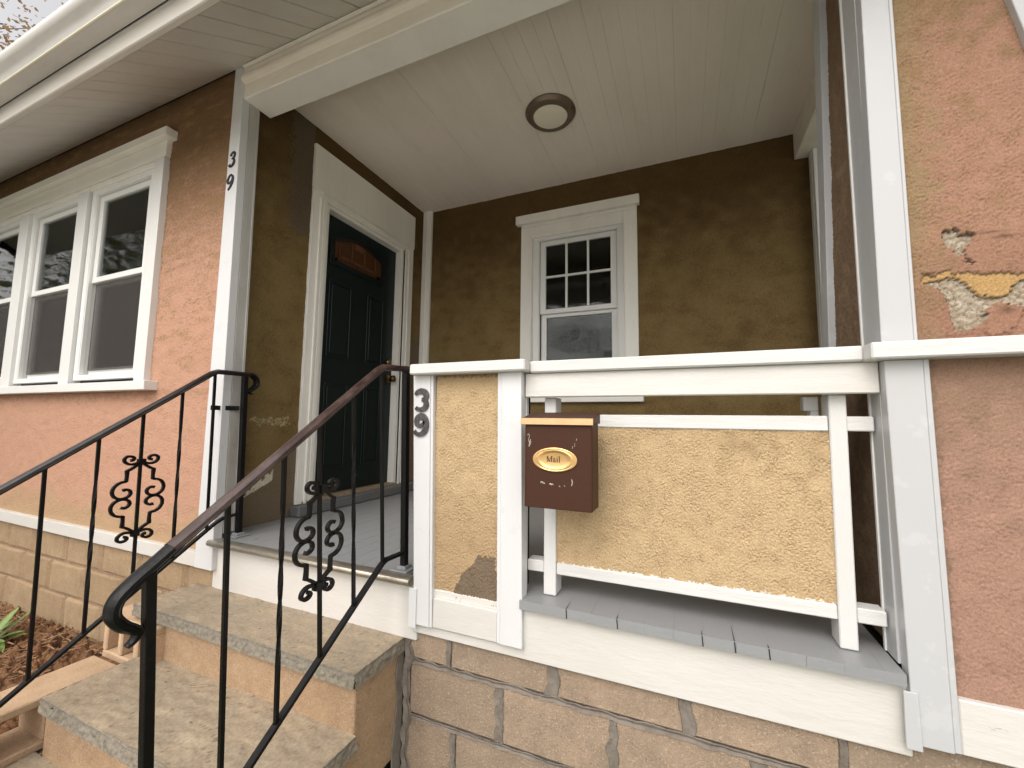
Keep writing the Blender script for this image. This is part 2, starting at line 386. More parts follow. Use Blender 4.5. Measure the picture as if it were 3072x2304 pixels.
# mulch shreds: nobody could count them
rb = MB(); rs = random.Random(5)
for i in range(2600):
    x, y = rs.uniform(-5.2, -2.4), rs.uniform(0.1, 1.42)
    z = -1.345 + rs.uniform(0, 0.035); a = rs.uniform(0, PI); l = rs.uniform(0.01, 0.035); w = rs.uniform(0.001, 0.004)
    dx, dy = math.cos(a) * l, math.sin(a) * l; ux, uy = -math.sin(a) * w, math.cos(a) * w; t = rs.uniform(-.012, .012)
    rb.raw([(x - dx - ux, y - dy - uy, z - t), (x + dx - ux, y + dy - uy, z + t), (x + dx * 1.1, y + dy * 1.1, z + t + w), (x - dx + ux, y - dy + uy, z - t + w)], [(0, 1, 2, 3)])
mu = rb.build('mulch', simple('mulch_shred', (0.2, 0.1, 0.05), .9, 0, 0, 60, .9, (.38, .25, .14))); mu['kind'] = 'stuff'

# ------------------------------------------------------------------ left front wall
SAL = np.array([0.50, 0.285, 0.195]); SHADE_GRIME = np.array([0.15, 0.09, 0.038])
DECK = -0.623; CEIL = 2.045
lw = thing('stucco_wall', 'salmon pink stucco front wall holding the row of three sash windows', 'wall', (-4.0, 1.44, -0.77))
def left_c(UU, VV, nu, nv, cell, H):
    X = UU - 5.8; Z = VV - 0.72
    c = np.broadcast_to(SAL, (*UU.shape, 3)).copy()
    n1 = low_noise(nu, nv, cell, 0.10, 21, 1.6); n2 = low_noise(nu, nv, cell, 0.035, 22, 1.8); n3 = fft_noise(nu, nv, cell, 0.012, .6, 1, 23)
    # khaki grime streaking down, plus the eave's shade painted into the top
    n4 = low_noise(nu, nv, cell, 0.014, 24, 1.3); n5 = low_noise(nu, nv, cell, 0.05, 25, 5.0)
    g = smooth_step(0.55, 1.75, Z + 0.05 * n1 + 0.05 * n5 + .09 * n4) * 0.92
    c = lerp(c, SHADE_GRIME * 1.15, g)
    s = smooth_step(-.2, 2.4, n1 * 0.5 + n5 * 0.7 + n4 * .5) * 0.55 * smooth_step(-.5, .6, Z)
    c = lerp(c, (0.36, 0.225, 0.11), s)
    c = lerp(c, (0.20, 0.12, 0.06), smooth_step(0.8, 2.6, n3 * .6 + n4 + n5 * 0.4) * 0.5 * smooth_step(-.9, .9, Z))
    c = lerp(c, (0.42, 0.30, 0.17), smooth_step(-0.45, -0.66, Z + 0.04 * n1) * 0.75)
    sill = smooth_step(0.10, 0.16, Z + 0.03 * n2) * (Z < 0.16)
    c = lerp(c, (0.35, 0.2, 0.12), sill * .5)
    return c
o = sheet('stucco', lw, 'stucco', (-5.8, 1.44, -0.72), (1, 0, 0), (0, 0, 1), 3.46, 2.78, 0.005, stucco_h(0.0011, 0.0115, 31), left_c,
          holes=[(5.8 - 6.0, 5.8 - 3.06, 0.72 + 0.215, 0.72 + 1.66)])
part('base_board', lw, 'white_old', 0.003, [(-6.2, -2.372, 1.412, 1.46, -0.775, -0.70)], 'chalky white base board')
b = MB().hexa((-2.375, -2.235, 1.41, 1.455), (-2.357, -2.281, 1.41, 1.455), -0.775, 2.03)
part('corner_board', lw, 'vinyl', 0.002, mb=b, label='white corner board facing the street')
b = MB().hexa((-2.30, -2.2355, 1.4565, 1.517), (-2.32, -2.2815, 1.4565, 1.513), -0.60, 2.03)
part('corner_return', lw, 'trim_shade_dirt', 0.001, mb=b, label='grimy side of the corner board, its shade painted in')
b = MB().hexa((-2.30, -2.2305, 1.505, 1.519), (-2.32, -2.2755, 1.505, 1.515), -0.60, 1.84)
part('corner_bead', lw, 'trim_shade_dirt', 0.001, mb=b)
# rear shell of the wall so no light leaks
part('wall_core', lw, 'dark', 0, [(-6.2, -2.45, 1.47, 1.50, 1.66, 2.6), (-6.2, -2.45, 1.46, 1.50, -1.6, 0.2), (-3.06, -2.45, 1.46, 1.50, 0.2, 1.66), (-6.4, -6.2, 1.3, 4.0, -1.6, 3.0)])

# concrete block foundation, left
fl = thing('block_foundation', 'tan concrete block foundation below the salmon wall beside the mulch bed', 'foundation', (-4.0, 1.47, -1.5))
part('mortar', fl, 'mortar_left', 0, [(-6.2, -2.2, 1.4575, 1.56, -1.56, -0.776)])
bj = [[-2.49, -2.92, -3.34, -3.77, -4.22, -4.60, -5.02, -5.44, -5.85], [-2.70, -3.11, -3.52, -3.95, -4.345, -4.76, -5.17, -5.58], [-2.48, -2.90, -3.30, -3.72, -4.10, -4.58, -4.99, -5.4]]
rows = [(-0.952, -0.783), (-1.152, -0.962), (-1.36, -1.162), (-1.55, -1.37)]
rr = random.Random(3)
for ri, (z0, z1) in enumerate(rows):
    js = [-2.22] + bj[min(ri, 2) if ri < 3 else 1]
    for a, b_ in zip(js[:-1], js[1:]):
        g = 0.006
        # rock-faced: bevelled rim, proud middle, slightly uneven
        x0, x1 = b_ + g, a - g; y = 1.452 + rr.uniform(-.003, .003); d = 0.035
        k = [rr.uniform(-.004, .004) for _ in range(8)]
        mbk = MB().raw([(x0, y + .012, z0), (x1, y + .012, z0), (x1, y + .012, z1), (x0, y + .012, z1),
                        (x0 + d * .5, y - .008 + k[0], z0 + .012 + k[4]), (x1 - d, y - .008 + k[1], z0 + .012 + k[5]), (x1 - d, y - .008 + k[2], z1 - .012 + k[6]), (x0 + d * .5, y - .008 + k[3], z1 - .012 + k[7]),
                        (x0, 1.5, z0), (x1, 1.5, z0), (x1, 1.5, z1), (x0, 1.5, z1)],
                       [(4, 5, 6, 7), (0, 1, 5, 4), (1, 2, 6, 5), (2, 3, 7, 6), (3, 0, 4, 7), (0, 8, 9, 1), (1, 9, 10, 2), (2, 10, 11, 3), (3, 11, 8, 0)])
        mbk.build('block', 'block_left', fl, 0.003)

# ------------------------------------------------------------------ windows
def sash_window(root_name, label, parent_thing, cx, hw, z0, z1, ymeet, y, upper_cols=1, upper_rows=1, screen=False, interior='dark', zm=None):
    """double-hung window unit in an opening cx-hw..cx+hw, z0..z1, facing -y"""
    w = MB()
    f = 0.05
    w.box(cx - hw, cx - hw + f, y, y + .07, z0, z1).box(cx + hw - f, cx + hw, y, y + .07, z0, z1)
    w.box(cx - hw + f, cx + hw - f, y, y + .07, z1 - f * .8, z1).box(cx - hw + f, cx + hw - f, y - .005, y + .07, z0, z0 + f * .7)
    w.box(cx - hw + f, cx - hw + f + .008, y + .004, y + .03, z0 + .035, z1 - .04).box(cx + hw - f - .008, cx + hw - f, y + .004, y + .03, z0 + .035, z1 - .04)
    win = w.build('window', 'sash', parent_thing, 0.0015); win['label'] = label
    a, b = cx - hw + f + .012, cx + hw - f - .012; r = 0.048
    zt, zb = z1 - f * .8 - .004, z0 + f * .7 + .004
    def sash(s0, s1, yy, lowrail):
        q = MB().box(a, a + r, yy, yy + .028, s0, s1).box(b - r, b, yy, yy + .028, s0, s1)
        q.box(a + r, b - r, yy, yy + .028, s1 - r * .85, s1).box(a + r, b - r, yy, yy + .028, s0, s0 + lowrail)
        q.build('sash', 'sash', win, 0.002)
        MB().box(a + r - .003, b - r + .003, yy + .013, yy + .016, s0 + lowrail - .003, s1 - r * .85 + .003).build('pane', 'glass', win)
        return a + r, b - r, s0 + lowrail, s1 - r * .85
    u = sash(zm, zt, y + .022, r * .8); l = sash(zb, zm + .012, y + .052, r)
    for i in range(1, upper_cols):
        x = u[0] + (u[1] - u[0]) * i / upper_cols; MB().box(x - .009, x + .009, y + .016, y + .034, u[2], u[3]).build('muntin', 'sash', win, 0.002)
    for i in range(1, upper_rows):
        z = u[2] + (u[3] - u[2]) * i / upper_rows
        for j in range(upper_cols):
            xa = u[0] + (u[1] - u[0]) * j / upper_cols; xb = u[0] + (u[1] - u[0]) * (j + 1) / upper_cols
            MB().box(xa + (.009 if j else 0), xb - (.009 if j < upper_cols - 1 else 0), y + .017, y + .033, z - .009, z + .009).build('muntin', 'sash', win, 0.002)
    if screen:
        MB().box(a + .012, b - .012, y + .040, y + .042, zb + .03, zm - .005).build('insect_screen', 'screen', win)
    # dark room behind
    d = .9
    MB().raw([(cx - hw, y + .11, z0), (cx + hw, y + .11, z0), (cx + hw, y + .11, z1), (cx - hw, y + .11, z1),
              (cx - hw, y + d, z0), (cx + hw, y + d, z0), (cx + hw, y + d, z1), (cx - hw, y + d, z1)],
             [(4, 5, 6, 7), (0, 1, 5, 4), (1, 2, 6, 5), (2, 3, 7, 6), (3, 0, 4, 7)]).build('room_shell', 'dark', win)
    return win, u, l
YW = 1.42
units = [-3.485, -4.39, -5.30]
ul = ['right hand sash window of the triple window, tree reflected in its upper pane', 'middle sash window of the triple window', 'sash window of the triple window cut off by the picture edge']
for cx, lab in zip(units, ul):
    win, u, l = sash_window('window', lab, lw, cx, 0.385, 0.24, 1.60, 0, YW + .005, screen=True, zm=0.925)
    # drapes hanging behind the glass
    for sx, wd in ((-1, .13), (-.25, .03), (.2, .03)):
        x = cx + sx * .26 + (0.02 if sx < 0 else 0); pts = []
        cur = MB()
        for k in range(9):
            xx = x + wd * k / 8; pts.append((xx, YW + .14 + .012 * math.sin(k * 2.4)))
        v = [(px, py, 0.27) for px, py in pts] + [(px, py, 1.57) for px, py in pts]
        cur.raw(v, [(k, k + 1, k + 10, k + 9) for k in range(8)])
        cur.build('curtain', 'curtain', win)
cas = 'white'
b = MB().box(-3.09, -2.985, 1.405, 1.47, 0.215, 1.64); part('window_casing', lw, cas, .002, mb=b)
for x0, x1 in ((-4.012, -3.878), (-4.925, -4.77), (-5.85, -5.685)):
    part('mullion', lw, cas, .002, [(x0 + .004, x1, 1.402, 1.47, 0.215, 1.60)])
part('head_casing', lw, 'trim_cream', .002, [(-6.0, -2.982, 1.41, 1.47, 1.642, 1.748), (-6.0, -3.09, 1.418, 1.46, 1.60, 1.64)])
part('head_cap', lw, 'trim_cream', .003, [(-6.0, -2.93, 1.375, 1.46, 1.75, 1.805)])
part('window_sill', lw, 'white', .003, [(-6.0, -2.905, 1.372, 1.47, 0.158, 0.213)])

# ------------------------------------------------------------------ porch side wall with the door (x = -2.34)
XW = -2.34
dw = thing('stucco_wall', 'brown stucco side wall of the porch around the dark green door', 'wall', (XW, 2.4, DECK))
PW = np.array([0.215, 0.145, 0.066])
def porch_c(kind):
    def f(UU, VV, nu, nv, cell, H):
        Z = VV + DECK; c = np.broadcast_to(PW, (*UU.shape, 3)).copy()
        n1 = low_noise(nu, nv, cell, 0.16, 41 + kind); n2 = low_noise(nu, nv, cell, 0.04, 42 + kind); n3 = fft_noise(nu, nv, cell, 0.018, .7, 1, 43 + kind)
        n4 = low_noise(nu, nv, cell, 0.015, 44 + kind); n5 = low_noise(nu, nv, cell, 0.3, 45 + kind); n6 = low_noise(nu, nv, cell, 0.10, 46 + kind, 3.0)
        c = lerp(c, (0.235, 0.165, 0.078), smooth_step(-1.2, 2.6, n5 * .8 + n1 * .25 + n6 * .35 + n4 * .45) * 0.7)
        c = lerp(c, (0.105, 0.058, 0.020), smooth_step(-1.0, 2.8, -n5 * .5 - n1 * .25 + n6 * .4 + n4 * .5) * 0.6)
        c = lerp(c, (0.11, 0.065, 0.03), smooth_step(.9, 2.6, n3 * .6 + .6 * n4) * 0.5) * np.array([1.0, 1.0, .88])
        c = lerp(c, (0.085, 0.046, 0.014), smooth_step(0.9, 1.9, Z + .12 * n1) * 0.8)       # brown upper band, shade near the ceiling put into the colour
        if kind == 0:
            Y = UU + 1.515
            gp = ((Y > 1.79 + .02 * n2) & (Y < 1.96) & (Z > 1.22 + .3 * np.abs(Y - 1.86) + .02 * n2))
            c = lerp(c, (0.13, 0.10, 0.068), gp * 0.85)
            w = (np.abs(Z - (-0.02)) < 0.022 + .006 * n2) & (Y > 1.63) & (Y < 1.90) & (n3 + n2 * .5 > -0.1)
            c = lerp(c, (0.45, 0.37, 0.22), w * 0.8)
            low = Z < (-0.40 + (Y - 1.62) * 0.75 + .012 * n2)
            c = lerp(c, (0.17, 0.13, 0.085), low * 0.9)
            ch = (np.abs(Z - (-0.43 + (Y - 1.62) * 0.45 + .012 * n2)) < 0.026 + .012 * n2) & (Y < 1.80) & (n2 > -0.9)
            c = lerp(c, (0.62, 0.55, 0.42), ch * 1.0)
        return c
    return f
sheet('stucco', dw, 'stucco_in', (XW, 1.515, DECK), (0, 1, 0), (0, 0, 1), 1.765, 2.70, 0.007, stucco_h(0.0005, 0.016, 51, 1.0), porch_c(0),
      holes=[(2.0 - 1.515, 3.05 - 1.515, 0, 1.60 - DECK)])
part('wall_core', dw, 'dark', 0, [(-2.44, -2.40, 1.5, 1.98, DECK, 2.6), (-2.44, -2.40, 3.04, 3.4, DECK, 2.6), (-2.44, -2.42, 1.98, 3.04, 1.6, 2.6), (-2.6, -2.5, 1.9, 3.1, DECK, 1.7)])
# casing
x0 = XW + .002
cs = MB()
for (a, b_) in ((1.958, 2.076), (2.968, 3.088)):
    inner = (b_ - .03, b_) if a < 2.5 else (a, a + .03)
    cs.box(XW - .02, XW + .020, a, b_, -0.552, 1.60)
    m0 = a + .055 if a < 2.5 else a + .045
    cs.box(XW + .0, XW + .030, m0, m0 + .018, -0.552, 1.545)
    cs.box(XW + .0, XW + .026, inner[0], inner[1], -0.552, 1.545)
part('door_casing', dw, 'trim_cream', .002, mb=cs)
part('door_head', dw, 'trim_cream', .002, [(XW - .02, XW + .0205, 1.956, 3.10, 1.602, 1.915), (XW - .02, XW + .020, 2.078, 2.966, 1.545, 1.60),
     (XW, XW + .030, 2.03, 3.03, 1.572, 1.59)], 'wide plain board above the door')
part('door_jamb', dw, 'trim_cream', .001, [(XW - .075, XW - .001, 2.076, 2.118, -0.56, 1.545), (XW - .075, XW - .001, 2.942, 2.968, -0.56, 1.545), (XW - .075, XW - .001, 2.118, 2.942, 1.522, 1.545)])
# door leaf
XD = XW - .062
dm = MB().box(XD - .04, XD, 2.121, 2.939, -0.535, 1.520)
door = part('front_door', dw, 'door', .002, mb=dm, label='dark green panelled front door with arched amber window')
def door_panel(y0, y1, z0, z1):
    q = MB(); t = .014
    def ring(a, b_, c, d, w, xo):
        q.box(XD, XD + xo, a, b_, c, c + w).box(XD, XD + xo, a, b_, d - w, d).box(XD, XD + xo, a, a + w, c + w, d - w).box(XD, XD + xo, b_ - w, b_, c + w, d - w)
    ring(y0, y1, z0, z1, t, .008)
    q.hexa((XD, XD + .007, y0 + .03, y1 - .03), (XD, XD + .007, y0 + .03, y1 - .03), z0 + .03, z1 - .03)
    q.build('door_panel', 'door', door, .003)
door_panel(2.200, 2.425, 0.455, 1.03); door_panel(2.600, 2.795, 0.455, 1.03)
door_panel(2.200, 2.425, -0.36, 0.27); door_panel(2.600, 2.795, -0.36, 0.27)
# arched light
AY0, AY1, AZ0, AZ1 = 2.222, 2.736, 1.185, 1.335
def arch(y): t = (y - (AY0 + AY1) / 2) / ((AY1 - AY0) / 2); return AZ1 + .085 * (1 - t * t)
def arch_poly(y0, y1, z0, inset=0.0, n=10):
    ys = [y1 + (y0 - y1) * i / n for i in range(n + 1)]
    return [(y0, z0), (y1, z0)] + [(y, arch(y) - inset) for y in ys]
MB().prism(arch_poly(AY0 - .03, AY1 + .03, AZ0 - .035, -.03), 'x', XD, XD + .012).build('light_frame', 'door', door, .003)
MB().prism(arch_poly(AY0, AY1, AZ0), 'x', XD + .0122, XD + .0135).build('leaded_glass', 'lead', door)
ys = [AY0, 2.262, 2.285, 2.385, 2.412, 2.520, 2.546, 2.648, 2.672, AY1]
for i in range(9):
    a, b_ = ys[i] + .0045, ys[i + 1] - .0045
    if i in (1, 3, 5, 7): MB().prism(arch_poly(a, b_, 1.217, .028, 3), 'x', XD + .0136, XD + .0165).build('glass_piece', 'amber_hi', door)
    elif i in (0, 8): MB().prism(arch_poly(a, b_, AZ0 + .004, .012, 3), 'x', XD + .0136, XD + .0155).build('glass_piece', 'amber', door)
    else:
        MB().box(XD + .0136, XD + .0165, a, b_, 1.219, 1.242).build('glass_piece', 'amber_hi', door)
        if i == 4:
            MB().box(XD + .0136, XD + .0155, a, b_, 1.248, 1.335).build('glass_piece', 'amber', door)
            MB().prism(arch_poly(a, b_, 1.341, .028, 3), 'x', XD + .0136, XD + .0165).build('glass_piece', 'amber_hi', door)
        else:
            lo, hi = (1.315, 1.352) if i == 2 else (1.352, 1.312)
            MB().prism([(a, 1.248), (b_, 1.248), (b_, hi), (a, lo)], 'x', XD + .0136, XD + .0155).build('glass_piece', 'amber', door)
            MB().prism([(a, lo + .006), (b_, hi + .006), (b_, arch(b_) - .026), (a, arch(a) - .026)], 'x', XD + .0136, XD + .0155).build('glass_piece', 'amber', door)
for i in range(4):
    a = AY0 + .01 + i * .126; MB().box(XD + .0136, XD + .0155, a, a + .118, AZ0 + .004, 1.211).build('glass_piece', 'amber', door)
kn = MB().lathe([(0, .0), (.034, .0), (.034, .006), (.014, .010), (.012, .035), (.024, .045), (.031, .058), (.029, .072), (.016, .080), (0, .082)], (XD, 2.888, 0.357), 'x', 24)
kn.build('door_knob', 'knob', door, smooth=True)
MB().lathe([(0, 0), (.030, 0), (.030, .008), (.022, .020), (.010, .024), (0, .024)], (XD, 2.893, 0.505), 'x', 24).build('deadbolt', 'knob', door, smooth=True)
part('door_sill', dw, simple('sill_wood', (0.35, 0.27, 0.18), .6, 0, .3, 80, .7, (.2, .15, .1)), .002, [(XW - .07, XW + .02, 2.0, 3.05, -0.568, -0.537)])
part('door_step', dw, 'sillstep', .006, [(XW + .001, XW + .085, 1.93, 3.20, -0.620, -0.556)], 'grey painted board step under the door')
part('corner_strip', dw, 'trim_cream', .002, [(XW + .004, XW + .10, 3.245, 3.275, DECK, CEIL - .002), (XW + .045, XW + .058, 3.236, 3.245, DECK, CEIL - .002)], 'white corner strip beside the back wall')

# ------------------------------------------------------------------ porch back wall
YB = 3.28
bw = thing('stucco_wall', 'brown stucco back wall of the porch with the six over one window', 'wall', (-0.8, YB, DECK))
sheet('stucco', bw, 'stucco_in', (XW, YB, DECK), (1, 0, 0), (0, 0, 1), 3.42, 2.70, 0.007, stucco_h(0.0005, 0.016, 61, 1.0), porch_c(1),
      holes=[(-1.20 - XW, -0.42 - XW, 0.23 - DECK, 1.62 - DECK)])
part('wall_core', bw, 'dark', 0, [(XW, -1.21, YB + .02, YB + .06, DECK, 2.6), (-.41, 1.3, YB + .02, YB + .06, DECK, 2.6), (-1.21, -.41, YB + .02, YB + .06, 1.62, 2.6), (-1.21, -.41, YB + .02, YB + .06, DECK, .22)])
sash_window('window', 'double hung porch window with six panes above one', bw, -0.812, 0.388, 0.24, 1.615, 0, YB + .01, 3, 2, zm=0.925)
part('window_casing', bw, 'trim_cream', .002, [(-1.302, -1.20, YB - .02, YB + .03, 0.205, 1.70), (-.424, -.318, YB - .02, YB + .03, 0.205, 1.70), (-1.199, -.425, YB - .02, YB + .03, 1.60, 1.70),
     (-1.215, -1.203, YB - .026, YB, .205, 1.625), (-.421, -.409, YB - .026, YB, .205, 1.625), (-1.203, -.421, YB - .026, YB, 1.613, 1.625)])
part('head_casing', bw, 'trim_cream', .003, [(-1.302, -.318, YB - .0205, YB + .03, 1.702, 1.728)])
part('head_cap', bw, 'trim_cream', .003, [(-1.345, -.297, YB - .05, YB + .02, 1.730, 1.806)])
part('window_sill', bw, 'trim_cream', .003, [(-1.345, -.286, YB - .055, YB + .02, 0.162, 0.203)])
# ragged lower blind seen through the bottom pane
part('window_shade', bw, simple('shade', (0.030, 0.030, 0.032), .9, 0, .6, 14, .9, (.012, .012, .013), (1, 1, 4)), 0, [(-1.16, -.46, YB + .115, YB + .12, .28, .90)], 'grey shade pulled down behind the lower pane')
part('torn_paper', bw, simple('paper', (.7, .7, .68), .8), 0, mb=MB().prism([(-.78, .40), (-.74, .425), (-.71, .44), (-.68, .428), (-.66, .432), (-.63, .415), (-.65, .39), (-.70, .375), (-.76, .378)], 'y', YB + .105, YB + .108), label='scrap of white paper behind the lower pane')

# ------------------------------------------------------------------ porch floor
pf = thing('porch_floor', 'grey painted board floor of the porch with white skirt below it', 'floor', (-0.9, 2.3, DECK - .03))
xs = -2.338; i = 0; rd = random.Random(11)
xlist = []
x = -0.552 - .084 * 22
while x < 1.1: xlist.append(x); x += .084
for a, b_ in zip(xlist[:-1], xlist[1:]):
    a2, b2 = max(a, -2.338), b_
    if a2 >= b2 - .01: continue
    yf = 1.402 + rd.uniform(-.0008, .0008); dz = rd.uniform(-.0003, .0003)
    if b2 <= -1.03: yf = 1.43
    elif a2 < -.556: yf = 1.475
    if b2 > .55: yf = 1.5
    elif a2 < .50 < b2: b2 = .499
    inn = b2 <= -1.03; gg_ = .0008 if inn else .00015; MB().box(a2 + gg_, b2 - gg_, yf, 3.278, DECK - .030, DECK + dz).build('floor_board', 'deck', pf, .0008 if inn else 0)
part('floor_core', pf, 'black_void', 0, [(-2.34, 1.2, 1.46, 3.3, -0.80, -0.656)])
# cracks in the board ends
ck = MB(); 
for x in (-.468, -.383, -.298, -.217, -.137, -.054, .03, .115, .20, .285, .37):
    if rd.random() < .35: continue
    L = rd.choice([.03, .06, .10, .02]); 
    ck.raw([(x - .0012, 1.4005, DECK - .001), (x + .0016, 1.4005, DECK - .001), (x + .004, 1.3995, DECK - .03), (x + .001, 1.3995, DECK - .03)], [(0, 1, 2, 3)])
    ck.raw([(x - .0014, 1.402, DECK + .0016), (x + .0014, 1.402, DECK + .0016), (x + .0003, 1.402 + L, DECK + .0016), (x - .0003, 1.402 + L, DECK + .0016)], [(0, 1, 2, 3)])
part('crack', pf, 'black_void', 0, mb=ck)
part('skirt_board', pf, 'white_old', .004, mb=MB().hexa((-1.02, .512, 1.430, 1.468), (-1.02, .510, 1.430, 1.468), -0.834, -0.655), label='white skirt board under the railing')
part('skirt_board', pf, 'white_old', .003, [(-2.262, -1.0, 1.436, 1.468, -0.868, -0.657)], 'white riser board under the porch opening')
ns = MB().prism([(1.440, -.6215), (1.405, -.6215), (1.394, -.626), (1.390, -.636), (1.393, -.647), (1.402, -.653), (1.412, -.6535), (1.412, -.656), (1.440, -.656)], 'x', -2.262, -1.018)
part('metal_nosing', pf, 'nosing', .001, mb=ns, label='scuffed metal nosing along the porch edge', smooth=True)

# ------------------------------------------------------------------ porch ceiling
pc = thing('porch_ceiling', 'beige painted narrow board ceiling over the porch', 'ceiling', (-0.8, 2.4, CEIL))
x = -2.342
while x < 1.0:
    g_ = rd.choice([.0001, .0001, .0002, .0003, .0006, .0010]); MB().box(x + g_, x + .0832 - .0002, 1.55, 3.285, CEIL + rd.uniform(-.0006, .0006), CEIL + .02).build('ceiling_board', 'ceiling', pc, 0.0005); x += .0832
part('ceiling_core', pc, 'dark', 0, [(-2.40, 1.2, 1.5, 3.35, CEIL + .021, CEIL + .06)])

# front beam
pb = thing('porch_beam', 'beige boxed beam across the top of the porch opening', 'beam', (-0.8, 1.5, 1.82))
prof = [(1.42, 1.816), (1.585, 1.816), (1.585, 2.10), (1.412, 2.10), (1.412, 1.958), (1.404, 1.952), (1.397, 1.940), (1.394, 1.925), (1.398, 1.912), (1.406, 1.906), (1.42, 1.900)]
part('beam_casing', pb, 'beam', .002, mb=MB().prism(prof, 'x', -2.281, 1.3))
part('beam_soffit', pb, 'trim_cream', .002, [(-2.280, 1.3, 1.4215, 1.5845, 1.8115, 1.8155)])
# right hand beam running back over the open side
sb = thing('porch_beam', 'white boxed beam running back above the open right side of the porch', 'beam', (0.82, 2.4, 1.84))
part('beam_casing', sb, 'beam', .003, [(.745, .90, 1.60, YB - .003, 1.85, 2.10)])
hp = thing('porch_post', 'slim white post at the far right end of the back wall', 'post', (.90, 3.2, DECK))
part('post_shaft', hp, 'white', .003, [(.828, .97, 3.17, YB - .004, DECK + .004, 1.848)])
part('post_bead', hp, 'white', .001, [(.822, .828, 3.20, 3.24, DECK + .004, 1.846)])

# ------------------------------------------------------------------ right pier
pr_ = thing('stucco_pier', 'pink stucco pier with peeling patches right of the porch opening', 'pier', (0.8, 1.6, -0.8))
P2 = np.array([0.345, 0.195, 0.13])
peel = [(0.599, 0.416), (0.619, 0.406), (0.655, 0.418), (0.663, 0.406), (0.688, 0.409), (0.704, 0.403), (0.727, 0.397), (0.748, 0.401), (0.792, 0.39), (0.84, 0.395), (0.85, 0.31), (0.785, 0.305), (0.753, 0.319), (0.729, 0.314), (0.721, 0.3), (0.716, 0.272), (0.689, 0.252), (0.661, 0.247), (0.653, 0.273), (0.649, 0.318), (0.644, 0.341), (0.635, 0.361), (0.619, 0.376), (0.599, 0.383)]
yel = [(0.599, 0.416), (0.619, 0.406), (0.655, 0.418), (0.663, 0.406), (0.688, 0.409), (0.704, 0.403), (0.727, 0.397), (0.748, 0.401), (0.792, 0.39), (0.84, 0.395), (0.83, 0.385), (0.79, 0.373), (0.776, 0.36), (0.764, 0.337), (0.745, 0.333), (0.714, 0.338), (0.704, 0.344), (0.696, 0.363), (0.684, 0.38), (0.67, 0.393), (0.654, 0.395), (0.626, 0.389), (0.599, 0.384)]
small = [(0.648, 0.526), (0.666, 0.527), (0.676, 0.532), (0.682, 0.517), (0.699, 0.505), (0.695, 0.517), (0.707, 0.508), (0.711, 0.498), (0.701, 0.489), (0.697, 0.471), (0.689, 0.472), (0.691, 0.458), (0.681, 0.453), (0.673, 0.454), (0.667, 0.474), (0.648, 0.486)]
tiny = [(0.685, 0.448), (0.695, 0.445), (0.704, 0.428), (0.697, 0.427)]
GX, GZ = 0.572, 0.215
def jig(UU, VV, nu, nv, cell): 
    return UU + GX + .0022 * fft_noise(nu, nv, cell, .014, .6, 1, 77), VV + GZ + .0022 * fft_noise(nu, nv, cell, .014, .6, 1, 78)
def pier_h(UU, VV, nu, nv, cell):
    H = stucco_h(0.0009, 0.0100, 71)(UU, VV, nu, nv, cell)
    X, Z = jig(UU, VV, nu, nv, cell)
    pe = in_poly(X, Z, peel) | in_poly(X, Z, small) | in_poly(X, Z, tiny); ye = in_poly(X, Z, yel)
    cr = fft_noise(nu, nv, cell, .02, .5, .35, 79)
    H = np.where(pe & ~ye, -0.0115 + .0016 * np.clip(cr, -2, 2) - .004 * (np.abs(cr) < .10), H)
    H = np.where(ye & pe, -0.0040 + .0006 * fft_noise(nu, nv, cell, .008, .6, 1, 80), H)
    # lifted flake below the patch, right
    fl_ = in_poly(X, Z, [(.716, .30), (.79, .30), (.772, .262), (.755, .236), (.712, .232)]); H = np.where(fl_, H * .5 + .004, H)
    return H
